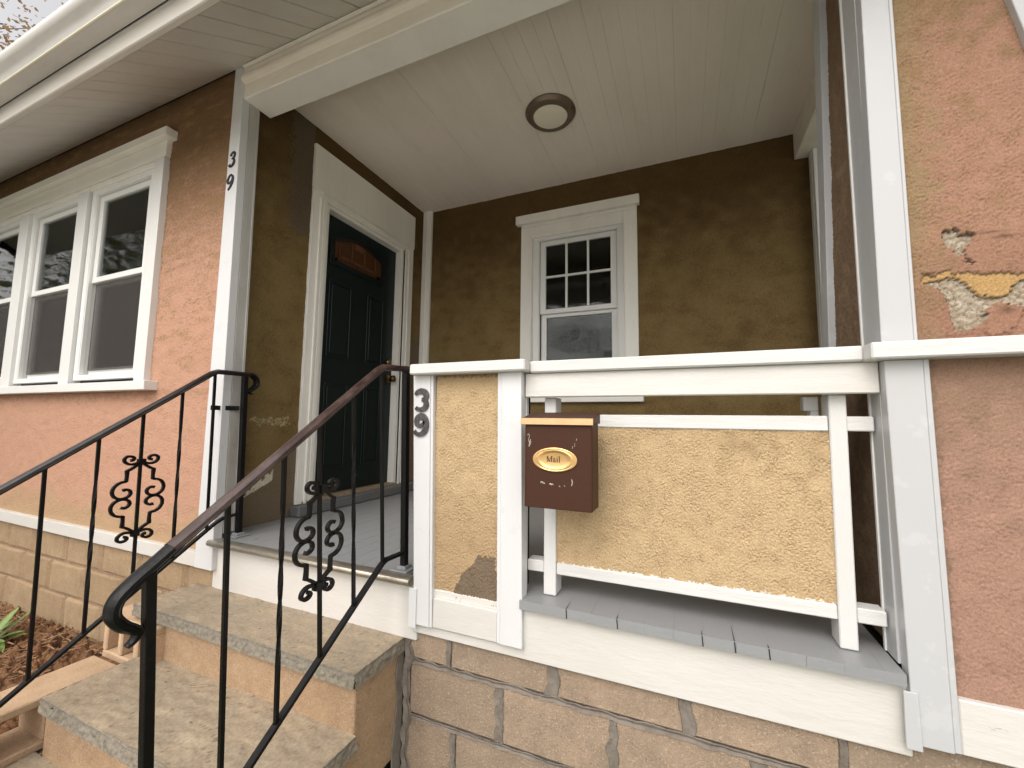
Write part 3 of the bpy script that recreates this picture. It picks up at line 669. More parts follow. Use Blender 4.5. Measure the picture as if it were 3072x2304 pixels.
def pier_c(UU, VV, nu, nv, cell, H):
    X, Z = UU + GX, VV + GZ
    c = np.broadcast_to(P2, (*UU.shape, 3)).copy()
    n1 = low_noise(nu, nv, cell, 0.07, 81); n2 = low_noise(nu, nv, cell, 0.02, 82); n3 = fft_noise(nu, nv, cell, .012, .6, .6, 83)
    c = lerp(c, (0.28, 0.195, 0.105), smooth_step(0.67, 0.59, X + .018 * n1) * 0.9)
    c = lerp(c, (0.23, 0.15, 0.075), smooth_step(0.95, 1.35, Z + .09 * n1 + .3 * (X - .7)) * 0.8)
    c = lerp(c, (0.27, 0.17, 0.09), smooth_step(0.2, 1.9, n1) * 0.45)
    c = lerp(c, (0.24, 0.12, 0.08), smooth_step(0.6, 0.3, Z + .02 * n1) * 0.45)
    c = lerp(c, (0.17, 0.09, 0.05), smooth_step(1.1, 2.2, n3 + .5 * n2) * .4)
    Xj, Zj = jig(UU, VV, nu, nv, cell)
    pe = in_poly(Xj, Zj, peel); ye = in_poly(Xj, Zj, yel); sm = in_poly(Xj, Zj, small) | in_poly(Xj, Zj, tiny)
    inner = np.array([0.38, 0.32, 0.24]) + 0.07 * (n2 * .5)[..., None]
    inner = lerp(inner, (0.27, 0.21, 0.14), smooth_step(.3, .245, Z) * .5)
    c = np.where((pe | sm)[..., None], inner, c)
    c = np.where((pe & ye)[..., None], lerp(np.broadcast_to(np.array([0.47, 0.29, 0.115]), c.shape), (0.27, 0.19, 0.095), smooth_step(-.4, 1.2, fft_noise(nu, nv, cell, .008, .6, 1, 84)) * .5), c)
    am = (pe | sm); ed = am & (~np.roll(am, -1, 0) | ~np.roll(am, -2, 0)); e2 = (pe & ye) ^ np.roll(pe & ye, -1, 0)
    c = lerp(c, (0.06, 0.04, 0.025), (ed | (e2 & am)) * .75)
    cr = fft_noise(nu, nv, cell, .02, .5, .35, 79); c = lerp(c, (0.14, 0.10, 0.07), ((np.abs(cr) < .12) & pe & ~ye) * .45)
    n6 = fft_noise(nu, nv, cell, .009, .8, 1, 85); c = lerp(c, (0.20, 0.15, 0.10), smooth_step(.4, 2.2, n6) * am * .5)
    for (cx, cz, w, h) in ((.765, .49, .02, .004), (.735, .505, .03, .0025), (.612, .412, .012, .004), (.757, .298, .014, .008)):
        c = lerp(c, (0.09, 0.05, 0.03), np.exp(-((X - cx) / w) ** 2 - ((Z - cz) / h) ** 2) * .8)
    return c
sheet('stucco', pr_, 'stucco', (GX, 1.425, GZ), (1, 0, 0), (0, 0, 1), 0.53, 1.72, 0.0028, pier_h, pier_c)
def pierlow_c(UU, VV, nu, nv, cell, H):
    X, Z = UU + .59, VV - .70
    c = np.broadcast_to(np.array([0.345, 0.205, 0.15]), (*UU.shape, 3)).copy()
    n1 = low_noise(nu, nv, cell, 0.08, 91); n2 = low_noise(nu, nv, cell, 0.02, 92); n3 = fft_noise(nu, nv, cell, .012, .6, .6, 93)
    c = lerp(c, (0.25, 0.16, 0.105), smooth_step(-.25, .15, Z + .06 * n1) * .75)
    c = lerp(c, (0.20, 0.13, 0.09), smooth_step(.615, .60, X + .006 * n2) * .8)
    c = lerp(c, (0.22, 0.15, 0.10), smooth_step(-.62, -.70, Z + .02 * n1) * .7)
    c = lerp(c, (0.18, 0.11, 0.07), smooth_step(1.0, 2.2, n3 + .5 * n2) * .45)
    return c
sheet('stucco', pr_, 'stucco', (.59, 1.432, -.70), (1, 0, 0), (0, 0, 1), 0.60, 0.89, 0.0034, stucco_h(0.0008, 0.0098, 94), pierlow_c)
# inner side of the pier
def pside_c(UU, VV, nu, nv, cell, H):
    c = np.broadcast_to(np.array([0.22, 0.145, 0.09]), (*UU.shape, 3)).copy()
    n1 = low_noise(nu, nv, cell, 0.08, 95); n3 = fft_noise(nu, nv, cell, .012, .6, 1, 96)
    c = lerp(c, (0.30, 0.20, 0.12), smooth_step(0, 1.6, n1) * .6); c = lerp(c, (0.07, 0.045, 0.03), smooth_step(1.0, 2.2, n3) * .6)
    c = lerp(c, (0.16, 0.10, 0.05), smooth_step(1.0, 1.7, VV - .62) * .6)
    return c
sheet('stucco', pr_, 'stucco', (.522, 2.06, -.62), (0, -1, 0), (0, 0, 1), 0.50, 2.44, 0.005, stucco_h(0.0009, 0.014, 97, 1.0), pside_c,
      keepf=lambda uc, vc: (2.06 - uc) < 1.925 - .082 * (vc - .72))
part('pier_core', pr_, 'dark', 0, mb=MB().hexa((.535, 1.25, 1.445, 1.97), (.535, .95, 1.445, 1.75), -.78, 2.0))
def bead(a, b, z0, z1, y0, y1): return MB().hexa((*a, y0, y1), (*b, y0, y1), z0, z1)
part('corner_board', pr_, 'pier_trim_dim', .0015, mb=bead((.497, .566), (.510, .568), .224, 1.9, 1.410, 1.45), label='scuffed white corner board above the rail')
part('corner_bead', pr_, 'pier_trim_dim', .0015, mb=bead((.5665, .575), (.5685, .578), .224, 1.9, 1.412, 1.45))
part('corner_return', pr_, 'pier_trim_dim', .001, [(.503, .53, 1.4505, 1.545, .224, 1.812)])
part('corner_bead', pr_, 'white', .001, [(.499, .53, 1.546, 1.556, .224, 1.812)])
part('corner_board', pr_, 'pier_trim_dim', .0015, mb=bead((.508, .584), (.500, .581), -.790, .178, 1.410, 1.45), label='white corner board below the rail')
part('corner_bead', pr_, 'pier_trim_dim', .0015, mb=bead((.5845, .598), (.5815, .594), -.788, .178, 1.412, 1.45))
part('corner_return', pr_, 'pier_trim_dim', .001, [(.5005, .53, 1.4505, 1.515, -.62, .178)])
part('corner_bead', pr_, 'white', .001, [(.497, .53, 1.516, 1.528, -.62, .178)])
part('corner_flap', pr_, 'pier_trim_dim', .001, mb=MB().hexa((.490, .522, 1.404, 1.4095), (.491, .520, 1.404, 1.4095), -.800, -.664))
part('corner_board', pr_, 'pier_trim_dim', .0015, mb=MB().hexa((.50, .53, 1.875, 1.945), (.50, .53, 1.72, 1.80), .1, 1.83), label='white board on the rear edge of the pier')
part('base_board', pr_, 'white_old', .003, mb=MB().hexa((.599, 1.25, 1.414, 1.46), (.599, 1.25, 1.414, 1.46), -.790, -.663))
part('corner_board', pr_, 'pier_trim_dim', .0015, mb=MB().hexa((.975, 1.07, 1.406, 1.45), (.725, .81, 1.406, 1.45), .224, 1.60), label='leaning white board at the pier edge, top right corner')
part('cap_rail', pr_, 'white_rail', .004, [(.4615, 1.25, 1.370, 1.60, .179, .2235)], 'chunky white cap board crossing the pier')

# ------------------------------------------------------------------ half wall between steps and railing
hw = thing('half_wall', 'short tan stucco half wall framed in white between the steps and the railing', 'wall', (-.79, 1.48, -.79))
def tan_c(kind):
    def f(UU, VV, nu, nv, cell, H):
        c = np.broadcast_to(np.array([0.515, 0.375, 0.215]), (*UU.shape, 3)).copy()
        n1 = low_noise(nu, nv, cell, 0.07, 101 + kind); n2 = low_noise(nu, nv, cell, 0.018, 102 + kind); n3 = fft_noise(nu, nv, cell, .009, .6, .6, 103 + kind)
        c = lerp(c, (0.36, 0.25, 0.135), smooth_step(0.2, 2.6, n1) * .35)
        c = lerp(c, (0.20, 0.13, 0.07), smooth_step(1.2, 2.4, n3 + .5 * n2) * .4)
        if kind == 0:
            X, Z = UU - .937, VV - .685
            c = lerp(c, (0.36, 0.24, 0.135), smooth_step(-.22, -.42, Z + .03 * n1) * .5)
            st = in_poly(X + .004 * n2, Z + .004 * n2, [(-.66, -.50), (-.735, -.505), (-.755, -.54), (-.80, -.58), (-.83, -.64), (-.845, -.70), (-.64, -.70)])
            c = np.where(st[..., None], lerp(np.broadcast_to(np.array([0.19, 0.14, 0.095]), c.shape), (0.13, .095, .06), smooth_step(0, 1.5, n2) * .5), c)
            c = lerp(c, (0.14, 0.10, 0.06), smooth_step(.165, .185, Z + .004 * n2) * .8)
            wl = ((Z < -.672 + .005 * n2) & (n2 > -.3)); c = lerp(c, (0.75, 0.7, 0.62), wl * .9)
        else:
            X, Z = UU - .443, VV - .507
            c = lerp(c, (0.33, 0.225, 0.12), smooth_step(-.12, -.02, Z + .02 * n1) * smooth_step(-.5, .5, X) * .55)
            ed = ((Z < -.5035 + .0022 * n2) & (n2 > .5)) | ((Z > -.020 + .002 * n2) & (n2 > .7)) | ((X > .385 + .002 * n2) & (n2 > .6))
            c = lerp(c, (0.78, 0.74, 0.68), ed * .95)
            cr = np.abs(X - (-.07 + .01 * n1 + .02 * Z)) < .0012; c = lerp(c, (0.2, .13, .07), (cr & (Z < -.2)) * .6)
        return c
    return f
sheet('stucco', hw, 'stucco', (-.937, 1.432, -.685), (1, 0, 0), (0, 0, 1), 0.29, 0.872, 0.0028, stucco_h(0.0012, 0.0105, 111), tan_c(0))
part('wall_core', hw, 'dark', 0, [(-1.0, -.575, 1.447, 1.56, -.66, .184)])
part('frame_board', hw, 'vinyl', .0015, mb=MB().hexa((-.998, -.928, 1.410, 1.46), (-1.038, -.955, 1.410, 1.46), -.792, .184), label='white board carrying the grey house numbers')
part('board_bead', hw, 'vinyl', .0015, mb=MB().hexa((-.9275, -.916, 1.413, 1.46), (-.9545, -.943, 1.413, 1.46), -.792, .184))
part('frame_board', hw, 'vinyl', .0015, mb=MB().hexa((-.628, -.543, 1.410, 1.46), (-.638, -.557, 1.410, 1.46), -.790, .184), label='white board beside the mailbox')
part('board_bead', hw, 'vinyl', .0015, mb=MB().hexa((-.642, -.6285, 1.413, 1.46), (-.654, -.6385, 1.413, 1.46), -.790, .184))
part('board_bead', hw, 'white', .001, [(-.575, -.553, 1.4605, 1.468, -.62, .180), (-.575, -.5545, 1.469, 1.488, -.62, .180)])
part('base_board', hw, 'white_old', .003, [(-.9155, -.6425, 1.416, 1.46, -.792, -.682)])
part('corner_flap', hw, 'vinyl', .001, [(-1.020, -.985, 1.404, 1.4095, -.804, -.657)])
part('cap_board', hw, 'white_rail', .005, [(-1.031, -.5285, 1.370, 1.60, .1845, .2265)], 'thick white cap board')

# ------------------------------------------------------------------ porch railing with stucco panel
rl = thing('porch_railing', 'white wooden porch railing framing a tan stucco panel', 'railing', (-.03, 1.5, DECK))
part('cap_rail', rl, 'white_rail', .005, [(-.528, .461, 1.420, 1.58, .1805, .2235)])
part('top_board', rl, 'white_old', .003, [(-.552, .4985, 1.440, 1.475, .0915, .180)])
for x0_, x1_, x2, x3 in ((-.489, -.4425, -.488, -.444), (.385, .428, .390, .433)):
    part('upright', rl, 'white_up', .003, mb=MB().hexa((x0_, x1_, 1.480, 1.555), (x2, x3, 1.480, 1.555), DECK + .002, .0912))
part('cross_rail', rl, 'white_rail', .003, [(-.4415, .3875, 1.4835, 1.54, -.0165, .0285)])
part('cross_rail', rl, 'white_rail', .003, [(-.4415, .3850, 1.4835, 1.54, -.5465, -.5065)])
for nm, a, b_ in (('l', -.5535, -.4895), ('r', .4295, .4965)):
    part('rail_stub', rl, 'white_rail', .003, [(a, b_, 1.486, 1.54, -.0155, .0275)]); part('rail_stub', rl, 'white_rail', .003, [(a, b_, 1.486, 1.54, -.5475, -.507)])
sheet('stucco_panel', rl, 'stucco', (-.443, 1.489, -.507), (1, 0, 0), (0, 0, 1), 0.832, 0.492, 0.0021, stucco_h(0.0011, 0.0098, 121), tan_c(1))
part('panel_back', rl, 'stucco_in', 0, [(-.440, .384, 1.500, 1.53, -.505, -.018)])
part('bracket_block', rl, 'white', .002, [(.345, .385, 1.56, 1.60, .045, .09), (.362, .385, 1.56, 1.60, .02, .0445)])

# ------------------------------------------------------------------ foundation under the porch
fr = thing('block_foundation', 'tan block foundation with dark smeared mortar under the porch railing', 'foundation', (0, 1.48, -1.5))
part('mortar_bed', fr, 'mortar', 0, [(-1.07, 1.6, 1.462, 1.56, -1.56, -.80)])
J = [[-1.25, -.857, -.443, -.016, .371, .80, 1.2, 1.6], [-1.04, -.640, -.238, .172, .58, .98, 1.4], [-1.25, -.83, -.42, -.01, .40, .80, 1.2, 1.6], [-1.04, -.63, -.22, .19, .6, 1.0, 1.4]]
RW = [(-.942, -.79), (-1.148, -.958), (-1.354, -1.164), (-1.56, -1.37)]
for (z0, z1), js in zip(RW, J):
    for a, b_ in zip(js[:-1], js[1:]):
        a2 = max(a, -1.055); g = .006
        if b_ - a2 < .03: continue
        d = rr.uniform(-.0015, .0015)
        MB().box(a2 + g, b_ - g, 1.450 + d, 1.52, z0, z1).build('block', 'block', fr, .006)
# smeared mortar: real ragged ribbons 3 mm proud along the joints
def ribbon(mb, p0, p1, w, y, seed, ax, t=.004):
    r = random.Random(seed); n = max(8, int(math.dist(p0, p1) / .004)); L = []; Rr = []
    ph = r.uniform(0, 9)
    for i in range(n + 1):
        s = i / n; x = p0[0] + (p1[0] - p0[0]) * s; z = p0[1] + (p1[1] - p0[1]) * s
        lo = w * (.40 + .9 * abs(mnoise.noise((s * 15 * math.dist(p0, p1) + ph, seed * 3.7, 0)))) + r.uniform(0, .0015)
        hi = w * (.35 + 1.0 * abs(mnoise.noise((s * 12 * math.dist(p0, p1) + ph, seed * 2.3, 5)))) + r.uniform(0, .0015)
        if ax == 'h': L.append((x, z - lo)); Rr.append((x, z + hi))
        else: L.append((x - lo, z)); Rr.append((x + hi, z))
    m_ = [((a[0] + b[0]) / 2, (a[1] + b[1]) / 2) for a, b in zip(L, Rr)]
    v = []
    for a, c_, b in zip(L, m_, Rr): v += [(a[0], y + .001, a[1]), (a[0] * .85 + c_[0] * .15, y - t, a[1] * .85 + c_[1] * .15), (c_[0], y + .001, c_[1]), (b[0] * .85 + c_[0] * .15, y - t, b[1] * .85 + c_[1] * .15), (b[0], y + .001, b[1])]
    f = []
    for i in range(n):
        for j in range(4): a = i * 5 + j; f.append((a, a + 1, a + 6, a + 5))
    mb.raw(v, f)
ms = MB(); sd_ = 1
for k, z in enumerate((-.950, -1.156, -1.362)):
    ribbon(ms, (-1.05, z), (1.5, z), .016 if k == 0 else .011, 1.4485, sd_, 'h'); sd_ += 1
for (z0, z1), js in zip(RW, J):
    for x in js[1:]:
        if x < 1.3: ribbon(ms, (x, z0 + .004), (x, z1 - .004), rr.choice([.020, .026, .034]), 1.448, sd_, 'v'); sd_ += 1
ribbon(ms, (-1.045, -1.5), (-1.045, -.86), .026, 1.4475, 99, 'v', .006)
o = part('mortar_smear', fr, 'mortar', 0, mb=ms, label='dark smeared mortar along the joints')

# ------------------------------------------------------------------ stone steps
st = thing('stone_steps', 'entry steps of sand coloured concrete with flagstone treads', 'steps', (-1.7, 1.0, -1.5))
def slab(x0, x1, y0, y1, zt, th, seed, flake=False):
    cell = .0085
    nu, nv = int((x1 - x0) / cell), int((y1 - y0) / cell)
    r = np.random.default_rng(seed)
    def hf(UU, VV, nu, nv, cell):
        H = .0011 * low_noise(nu, nv, cell, .05, seed, 1.8) + .0006 * fft_noise(nu, nv, cell, .022, .6, .5, seed + 1)
        if flake:
            X = UU + x0; Y = VV + y0; n = low_noise(nu, nv, cell, .02, 201)
            d = (Y - (y0 + .07 + .10 * np.exp(-((X + 1.72) / .12) ** 2) + .008 * n)); H = H - .004 * ((d < 0) & (X > -1.86) & (X < -1.5))
        return H
    def cf(UU, VV, nu, nv, cell, H):
        c = np.broadcast_to(np.array([0.355, 0.285, 0.20]), (*UU.shape, 3)).copy()
        n1 = low_noise(nu, nv, cell, .12, seed + 2, 1.4); n2 = low_noise(nu, nv, cell, .03, seed + 3, 2.0); n3 = low_noise(nu, nv, cell, .012, seed + 4)
        c = lerp(c, (0.30, 0.25, 0.185), smooth_step(-1.2, 2.6, n1 * .8 + n2 * .25) * .7)
        c = lerp(c, (0.41, 0.325, 0.225), smooth_step(-.4, 2.4, -n1 + .3 * n2) * .6)
        c = lerp(c, (0.14, 0.11, 0.09), smooth_step(2.1, 2.6, n3) * .8)
        if flake:
            X = UU + x0; Y = VV + y0
            cr = (np.abs(Y - (1.05 - .55 * (X + 1.62) + .015 * n2)) < .0028) & (X > -1.63) & (X < -1.30)
            c = lerp(c, (0.15, 0.12, 0.09), cr * .8)
        return c
    top = sheet('stone_tread', st, 'stone', (x0, y0, zt), (1, 0, 0), (0, 1, 0), x1 - x0, y1 - y0, cell, hf, cf)
    # riven edges: thick slab sides, rough
    def strip(O, U, w):
        def h2(UU, VV, nu, nv, cell):
            e = (.0022 * low_noise(nu, nv, cell, .022, seed + 7) + .0012 * fft_noise(nu, nv, cell, .012, .6, .6, seed + 8))
            k = np.clip(VV / th, 0, 1); return e * np.clip(k * 4, 0, 1) * np.clip((1 - k) * 3, 0, 1) + .004 * (1 - k) - .0035 * smooth_step(.75, 1, k)
        def c2(UU, VV, nu, nv, cell, H):
            c = np.broadcast_to(np.array([0.255, 0.225, 0.175]), (*UU.shape, 3)).copy()
            c = lerp(c, (0.16, 0.14, 0.11), smooth_step(-.3, 1.6, low_noise(nu, nv, cell, .02, seed + 9)) * .6)
            return lerp(c, (0.12, .11, .1), smooth_step(.72, .9, VV / th) * (VV / th < .93) * .6)
        s = sheet('tread_edge', top, 'stone', O, U, (0, 0, 1), w, th, .006, h2, c2); return s
    strip((x0, y0, zt - th), (1, 0, 0), x1 - x0); strip((x1, y0, zt - th), (0, 1, 0), y1 - y0); strip((x0, y1, zt - th), (0, -1, 0), y1 - y0)
    MB().box(x0 + .004, x1 - .004, y0 + .004, y1, zt - th, zt - .008).build('tread_body', 'stone', top)
slab(-2.385, -1.058, 1.168, 1.437, -.865, .050, 301)
slab(-2.30, -1.060, .855, 1.19, -1.075, .050, 311, True)
slab(-2.34, -1.060, .535, .872, -1.290, .050, 321)
part('riser', st, 'concrete', .004, [(-2.17, -1.072, 1.190, 1.446, -1.30, -.9155)], 'rough sand coloured upper riser and side')
part('riser', st, 'concrete', .004, [(-2.29, -1.074, .872, 1.20, -1.50, -1.1255)])
part('riser', st, 'concrete', .004, [(-2.33, -1.076, .553, .90, -1.60, -1.3405)])
part('mortar_line', st, 'mortar', .002, mb=MB().prism([(1.40, -1.5), (1.452, -1.5), (1.452, -.90), (1.425, -.905), (1.405, -.98), (1.415, -1.1), (1.395, -1.25)], 'x', -1.0725, -1.066))

# loose debris on the treads
lb = MB(); rl2 = random.Random(8)
for i in range(26):
    zt, ya, yb2 = rl2.choice([(-.864, 1.2, 1.42), (-1.074, .9, 1.16), (-.621, 1.44, 1.7)])
    x = rl2.uniform(-2.1, -1.15); y = rl2.uniform(ya, yb2); a = rl2.uniform(0, 6.28); l = rl2.uniform(.003, .008); w = l * .4
    c_, s_ = math.cos(a), math.sin(a)
    lb.raw([(x - c_ * l, y - s_ * l, zt + .002), (x + s_ * w, y - c_ * w, zt + .003), (x + c_ * l, y + s_ * l, zt + .002), (x - s_ * w, y + c_ * w, zt + .004)], [(0, 1, 2, 3)])
o = lb.build('leaf_litter', simple('litter', (.08, .05, .03), .9)); o['kind'] = 'stuff'
o = MB().sweep([(-1.86, 1.130, -1.069), (-1.85, 1.118, -1.070), (-1.835, 1.122, -1.069), (-1.82, 1.135, -1.070), (-1.79, 1.150, -1.070)], [(.0012, 0), (0, .0012), (-.0012, 0), (0, -.0012)]).build('twig', 'leafbit')
tag(o, 'pale curled twig on the middle tread at the foot of the riser', 'twig')

# ------------------------------------------------------------------ loose cinder blocks beside the steps
def cinder(label, c, ax, cores=2, L=.40, mat='cinder', zt=.20):
    """hollow block: L long, .2 deep, zt high, its core holes running along ax"""
    t = thing('cinder_block', label, 'cinder block', (c[0], c[1], c[2]))
    b_ = MB(); w = .032
    # local: length axis u, hole axis v, height z; built as non-overlapping shells
    def bx(u0, u1, z0, z1):
        h = .10
        if ax == 'y': b_.box(c[0] + u0, c[0] + u1, c[1] - h, c[1] + h, c[2] + z0, c[2] + z1)
        else: b_.box(c[0] - h, c[0] + h, c[1] + u0, c[1] + u1, c[2] + z0, c[2] + z1)
    bx(-L / 2, L / 2, zt - w, zt); bx(-L / 2, L / 2, 0, w)
    for k in range(cores + 1):
        u = -L / 2 + (L - w) * k / cores; bx(u, u + w, w, zt - w)
    b_.build('block_shell', mat, t, .005)
    return t
cinder('hollow concrete block with its cores facing out, under the left end of the top tread', (-2.37, 1.25, -1.130), 'y', 3)
cinder('hollow concrete block lying on its side left of the middle tread', (-2.45, .905, -1.30), 'x', 2, .42)
cinder('nearer hollow block on its side, cut off at the left picture edge', (-2.425, .48, -1.30), 'x', 2, .40)
# lower block, cores upward
lo = thing('cinder_block', 'lowest concrete block with an open hollow in its top, bottom left corner', 'cinder block', (-2.46, .66, -1.53))
q = MB(); X0, X1, Y0, Y1 = -2.575, -2.345, .45, .94; zt0, zt1 = -1.53, -1.312
q.box(X0, X1, Y0, Y0 + .035, zt0, zt1).box(X0, X1, Y1 - .06, Y1, zt0, zt1).box(X0, X0 + .035, Y0 + .035, Y1 - .06, zt0, zt1).box(X1 - .035, X1, Y0 + .035, Y1 - .06, zt0, zt1)
q.box(X0 + .035, X1 - .035, .68, .71, zt0, zt1).box(X0 + .035, X1 - .035, Y0 + .035, .68, zt0, zt0 + .12).box(X0 + .035, X1 - .035, .71, Y1 - .06, zt0, zt0 + .12)
q.build('block_shell', 'cinder', lo, .004)
o = MB().sweep([(-3.05, 1.02, -1.318), (-2.95, 1.05, -1.31), (-2.84, 1.10, -1.312), (-2.78, 1.16, -1.315)], [(.022, 0), (.012, .018), (-.012, .018), (-.022, 0), (-.01, -.016), (.01, -.016)]).build('wood_chunk', 'twig', None, .003)
tag(o, 'split chunk of bark lying in the mulch beside the blocks', 'wood')

# ------------------------------------------------------------------ wrought iron handrails
def sq(s): return [(-s, -s), (s, -s), (s, s), (-s, s)]
CAP = [(-.021, -.002), (-.019, .006), (-.010, .0115), (0, .013), (.010, .0115), (.019, .006), (.021, -.002), (.017, -.006), (.013, -.007), (.012, -.012), (-.012, -.012), (-.013, -.007), (-.017, -.006)]
def catmull(P, n=6):
    P = [Vector(p) for p in P]; Q = [P[0]] + P + [P[-1]]; out = []
    for i in range(1, len(Q) - 2):
        for k in range(n):
            t = k / n; a, b_, c_, d = Q[i - 1], Q[i], Q[i + 1], Q[i + 2]
            out.append(0.5 * ((2 * b_) + (-a + c_) * t + (2 * a - 5 * b_ + 4 * c_ - d) * t * t + (-a + 3 * b_ - 3 * c_ + d) * t ** 3))
    out.append(P[-1]); return out
def casting_mesh():
    """one scroll casting in its own plane (y across, z up), centred on its bar"""
    b_ = MB(); ku, kv = .00052, .000389
    arm = [(8, 15), (38, 48), (70, 78), (92, 92), (92, 96), (90, 150), (88, 200), (92, 206), (125, 212), (155, 236), (173, 275), (176, 318), (163, 356), (136, 382), (100, 388), (68, 370), (55, 338), (64, 308), (88, 292), (108, 300)]
    curl = [(4, 8), (28, 14), (60, 24), (92, 16), (114, -10), (116, -42), (96, -64), (68, -62), (52, -42), (60, -22), (74, -20)]
    pr = [(-.0062, -.0050), (.0062, -.0050), (.0062, .0050), (-.0062, .0050)]
    for s in (1, -1):
        for t in (1, -1):
            def T(u, v): return (0, s * u * ku, t * (392 - v) * kv)
            # straight shoulder kept sharp: two curves and a straight
            a1 = [T(*q_) for q_ in arm[:4]]; a2 = [T(*q_) for q_ in (arm[3], arm[5], arm[7])]; a3 = catmull([T(*q_) for q_ in arm[7:]], 5)
            pts = a1 + a2[1:] + a3[1:]
            n = len(pts); b_.sweep(pts, pr, scale=[1] * (n - 6) + [1, 1, 1.05, 1.15, 1.25, 1.1])
            pc_ = catmull([T(*q_) for q_ in curl], 5); n = len(pc_)
            b_.sweep(pc_, pr, scale=[1] * (n - 5) + [1, 1.05, 1.15, 1.25, 1.1])
        # little clasp where the scrolls meet the mirrored ones
        b_.box(-.0075, .0075, min(s * .052, s * .070), max(s * .052, s * .070), -.0052, .0052)
    for t in (1, -1): b_.box(-.0105, .0105, -.013, .013, t * .1525 - .012, t * .1525 + .012)
    return b_
def twisted(b_, y0, z0, y1, z1, x, s=.0062, turns=0):
    n = 30; pts = [(x, y0 + (y1 - y0) * i / n, z0 + (z1 - z0) * i / n) for i in range(n + 1)]
    tw = [turns * PI * smooth(i / n) for i in range(n + 1)] if turns else None
    b_.sweep(pts, sq(s), (1, 0, 0), tw)
def smooth(t): t = min(max((t - .12) / .76, 0), 1); return t * t * (3 - 2 * t)
def handrail(label, x, railmat, top, low, bars, cast, post, newel, curl, plate, strap=None):
    t = thing('handrail', label, 'handrail', (x, newel[0], newel[2]), 'wrought iron handrails of the steps')
    b_ = MB(); b_.sweep([(x, a, b2) for a, b2 in top], CAP); r_ = b_.build('top_rail', railmat, t, 0, True)
    c1 = catmull([(x, a, b2) for a, b2 in curl], 6); n = len(c1)
    MB().sweep(c1, CAP, scale=[1 - .0 * i / n if i < n * .55 else 1 - .6 * ((i / n - .55) / .45) for i in range(n)]).build('rail_scroll', 'iron', t, 0, True)
    MB().sweep([(x, a, b2) for a, b2 in low], [(-.011, -.006), (.011, -.006), (.011, .006), (-.011, .006)]).build('bottom_rail', 'iron', t, .001)
    for y0, z0, y1, z1, tr in bars:
        q_ = MB(); twisted(q_, y0, z0, y1, z1, x, .0053, tr); q_.build('baluster', 'iron', t)
    o_ = casting_mesh().build('scroll_casting', 'iron', t, .0008, False); o_.location += Vector((x, cast[0], cast[1]))
    MB().hexa((x - .0125, x + .0125, post[1] - .0125, post[1] + .0125), (x - .0125, x + .0125, post[0] - .0125, post[0] + .0125), DECK + .004, post[2]).build('post', 'iron', t, .0012)
    MB().hexa((x - .0105, x + .0105, newel[0] + .034, newel[0] + .055), (x - .0105, x + .0105, newel[0] - .024, newel[0] - .003), newel[2], newel[1]).build('newel_post', 'iron', t, .0015)
    if plate:
        bp_ = MB().box(x - .04, x + .04, post[1] - .04, post[1] + .04, DECK + .002, DECK + .008).box(x - .022, x + .022, post[1] - .022, post[1] + .022, DECK + .008, DECK + .02)
        bp_.build('base_plate', 'deck', t, .001)
    if strap: strap(t)
    return t
def slope(y, a, b_): return a[1] + (b_[1] - a[1]) * (y - a[0]) / (b_[0] - a[0])
# right rail
xr = -1.10; ra, rb_ = (1.265, .190), (.627, -.281)
la, lb_ = (1.344, -.549), (.60, -1.100)
top = [(1.470, .2205), (1.36, .2125), (1.295, .2065), (1.262, .188)] + [(y, slope(y, ra, rb_)) for y in (1.1, .95, .8, .627)] + [(.60, -.300)]
low = [(1.470, -.551), (1.36, -.5475), (1.335, -.556), (lb_[0], lb_[1])]
def bar(y0, y1, tr): return (y0, slope(y0, la, lb_) + .004, y1, slope(y1, ra, rb_) - .010, tr)
bars = [bar(1.337, 1.286, 0), bar(1.192, 1.145, 1.5), bar(1.052, 1.001, 0), bar(.906, .880, 2.0), bar(.758, .724, 0)]
curl = [(.615, -.290), (.575, -.322), (.535, -.352), (.508, -.380), (.503, -.410), (.520, -.436), (.541, -.452), (.549, -.462), (.544, -.476), (.532, -.484)]
handrail('black iron handrail with worn brown top rail, meeting the half wall', xr, 'rail_brown', top, low, bars, (1.028, -.380), (1.440, 1.476, .212), (.576, -.335, -1.288), curl, True)
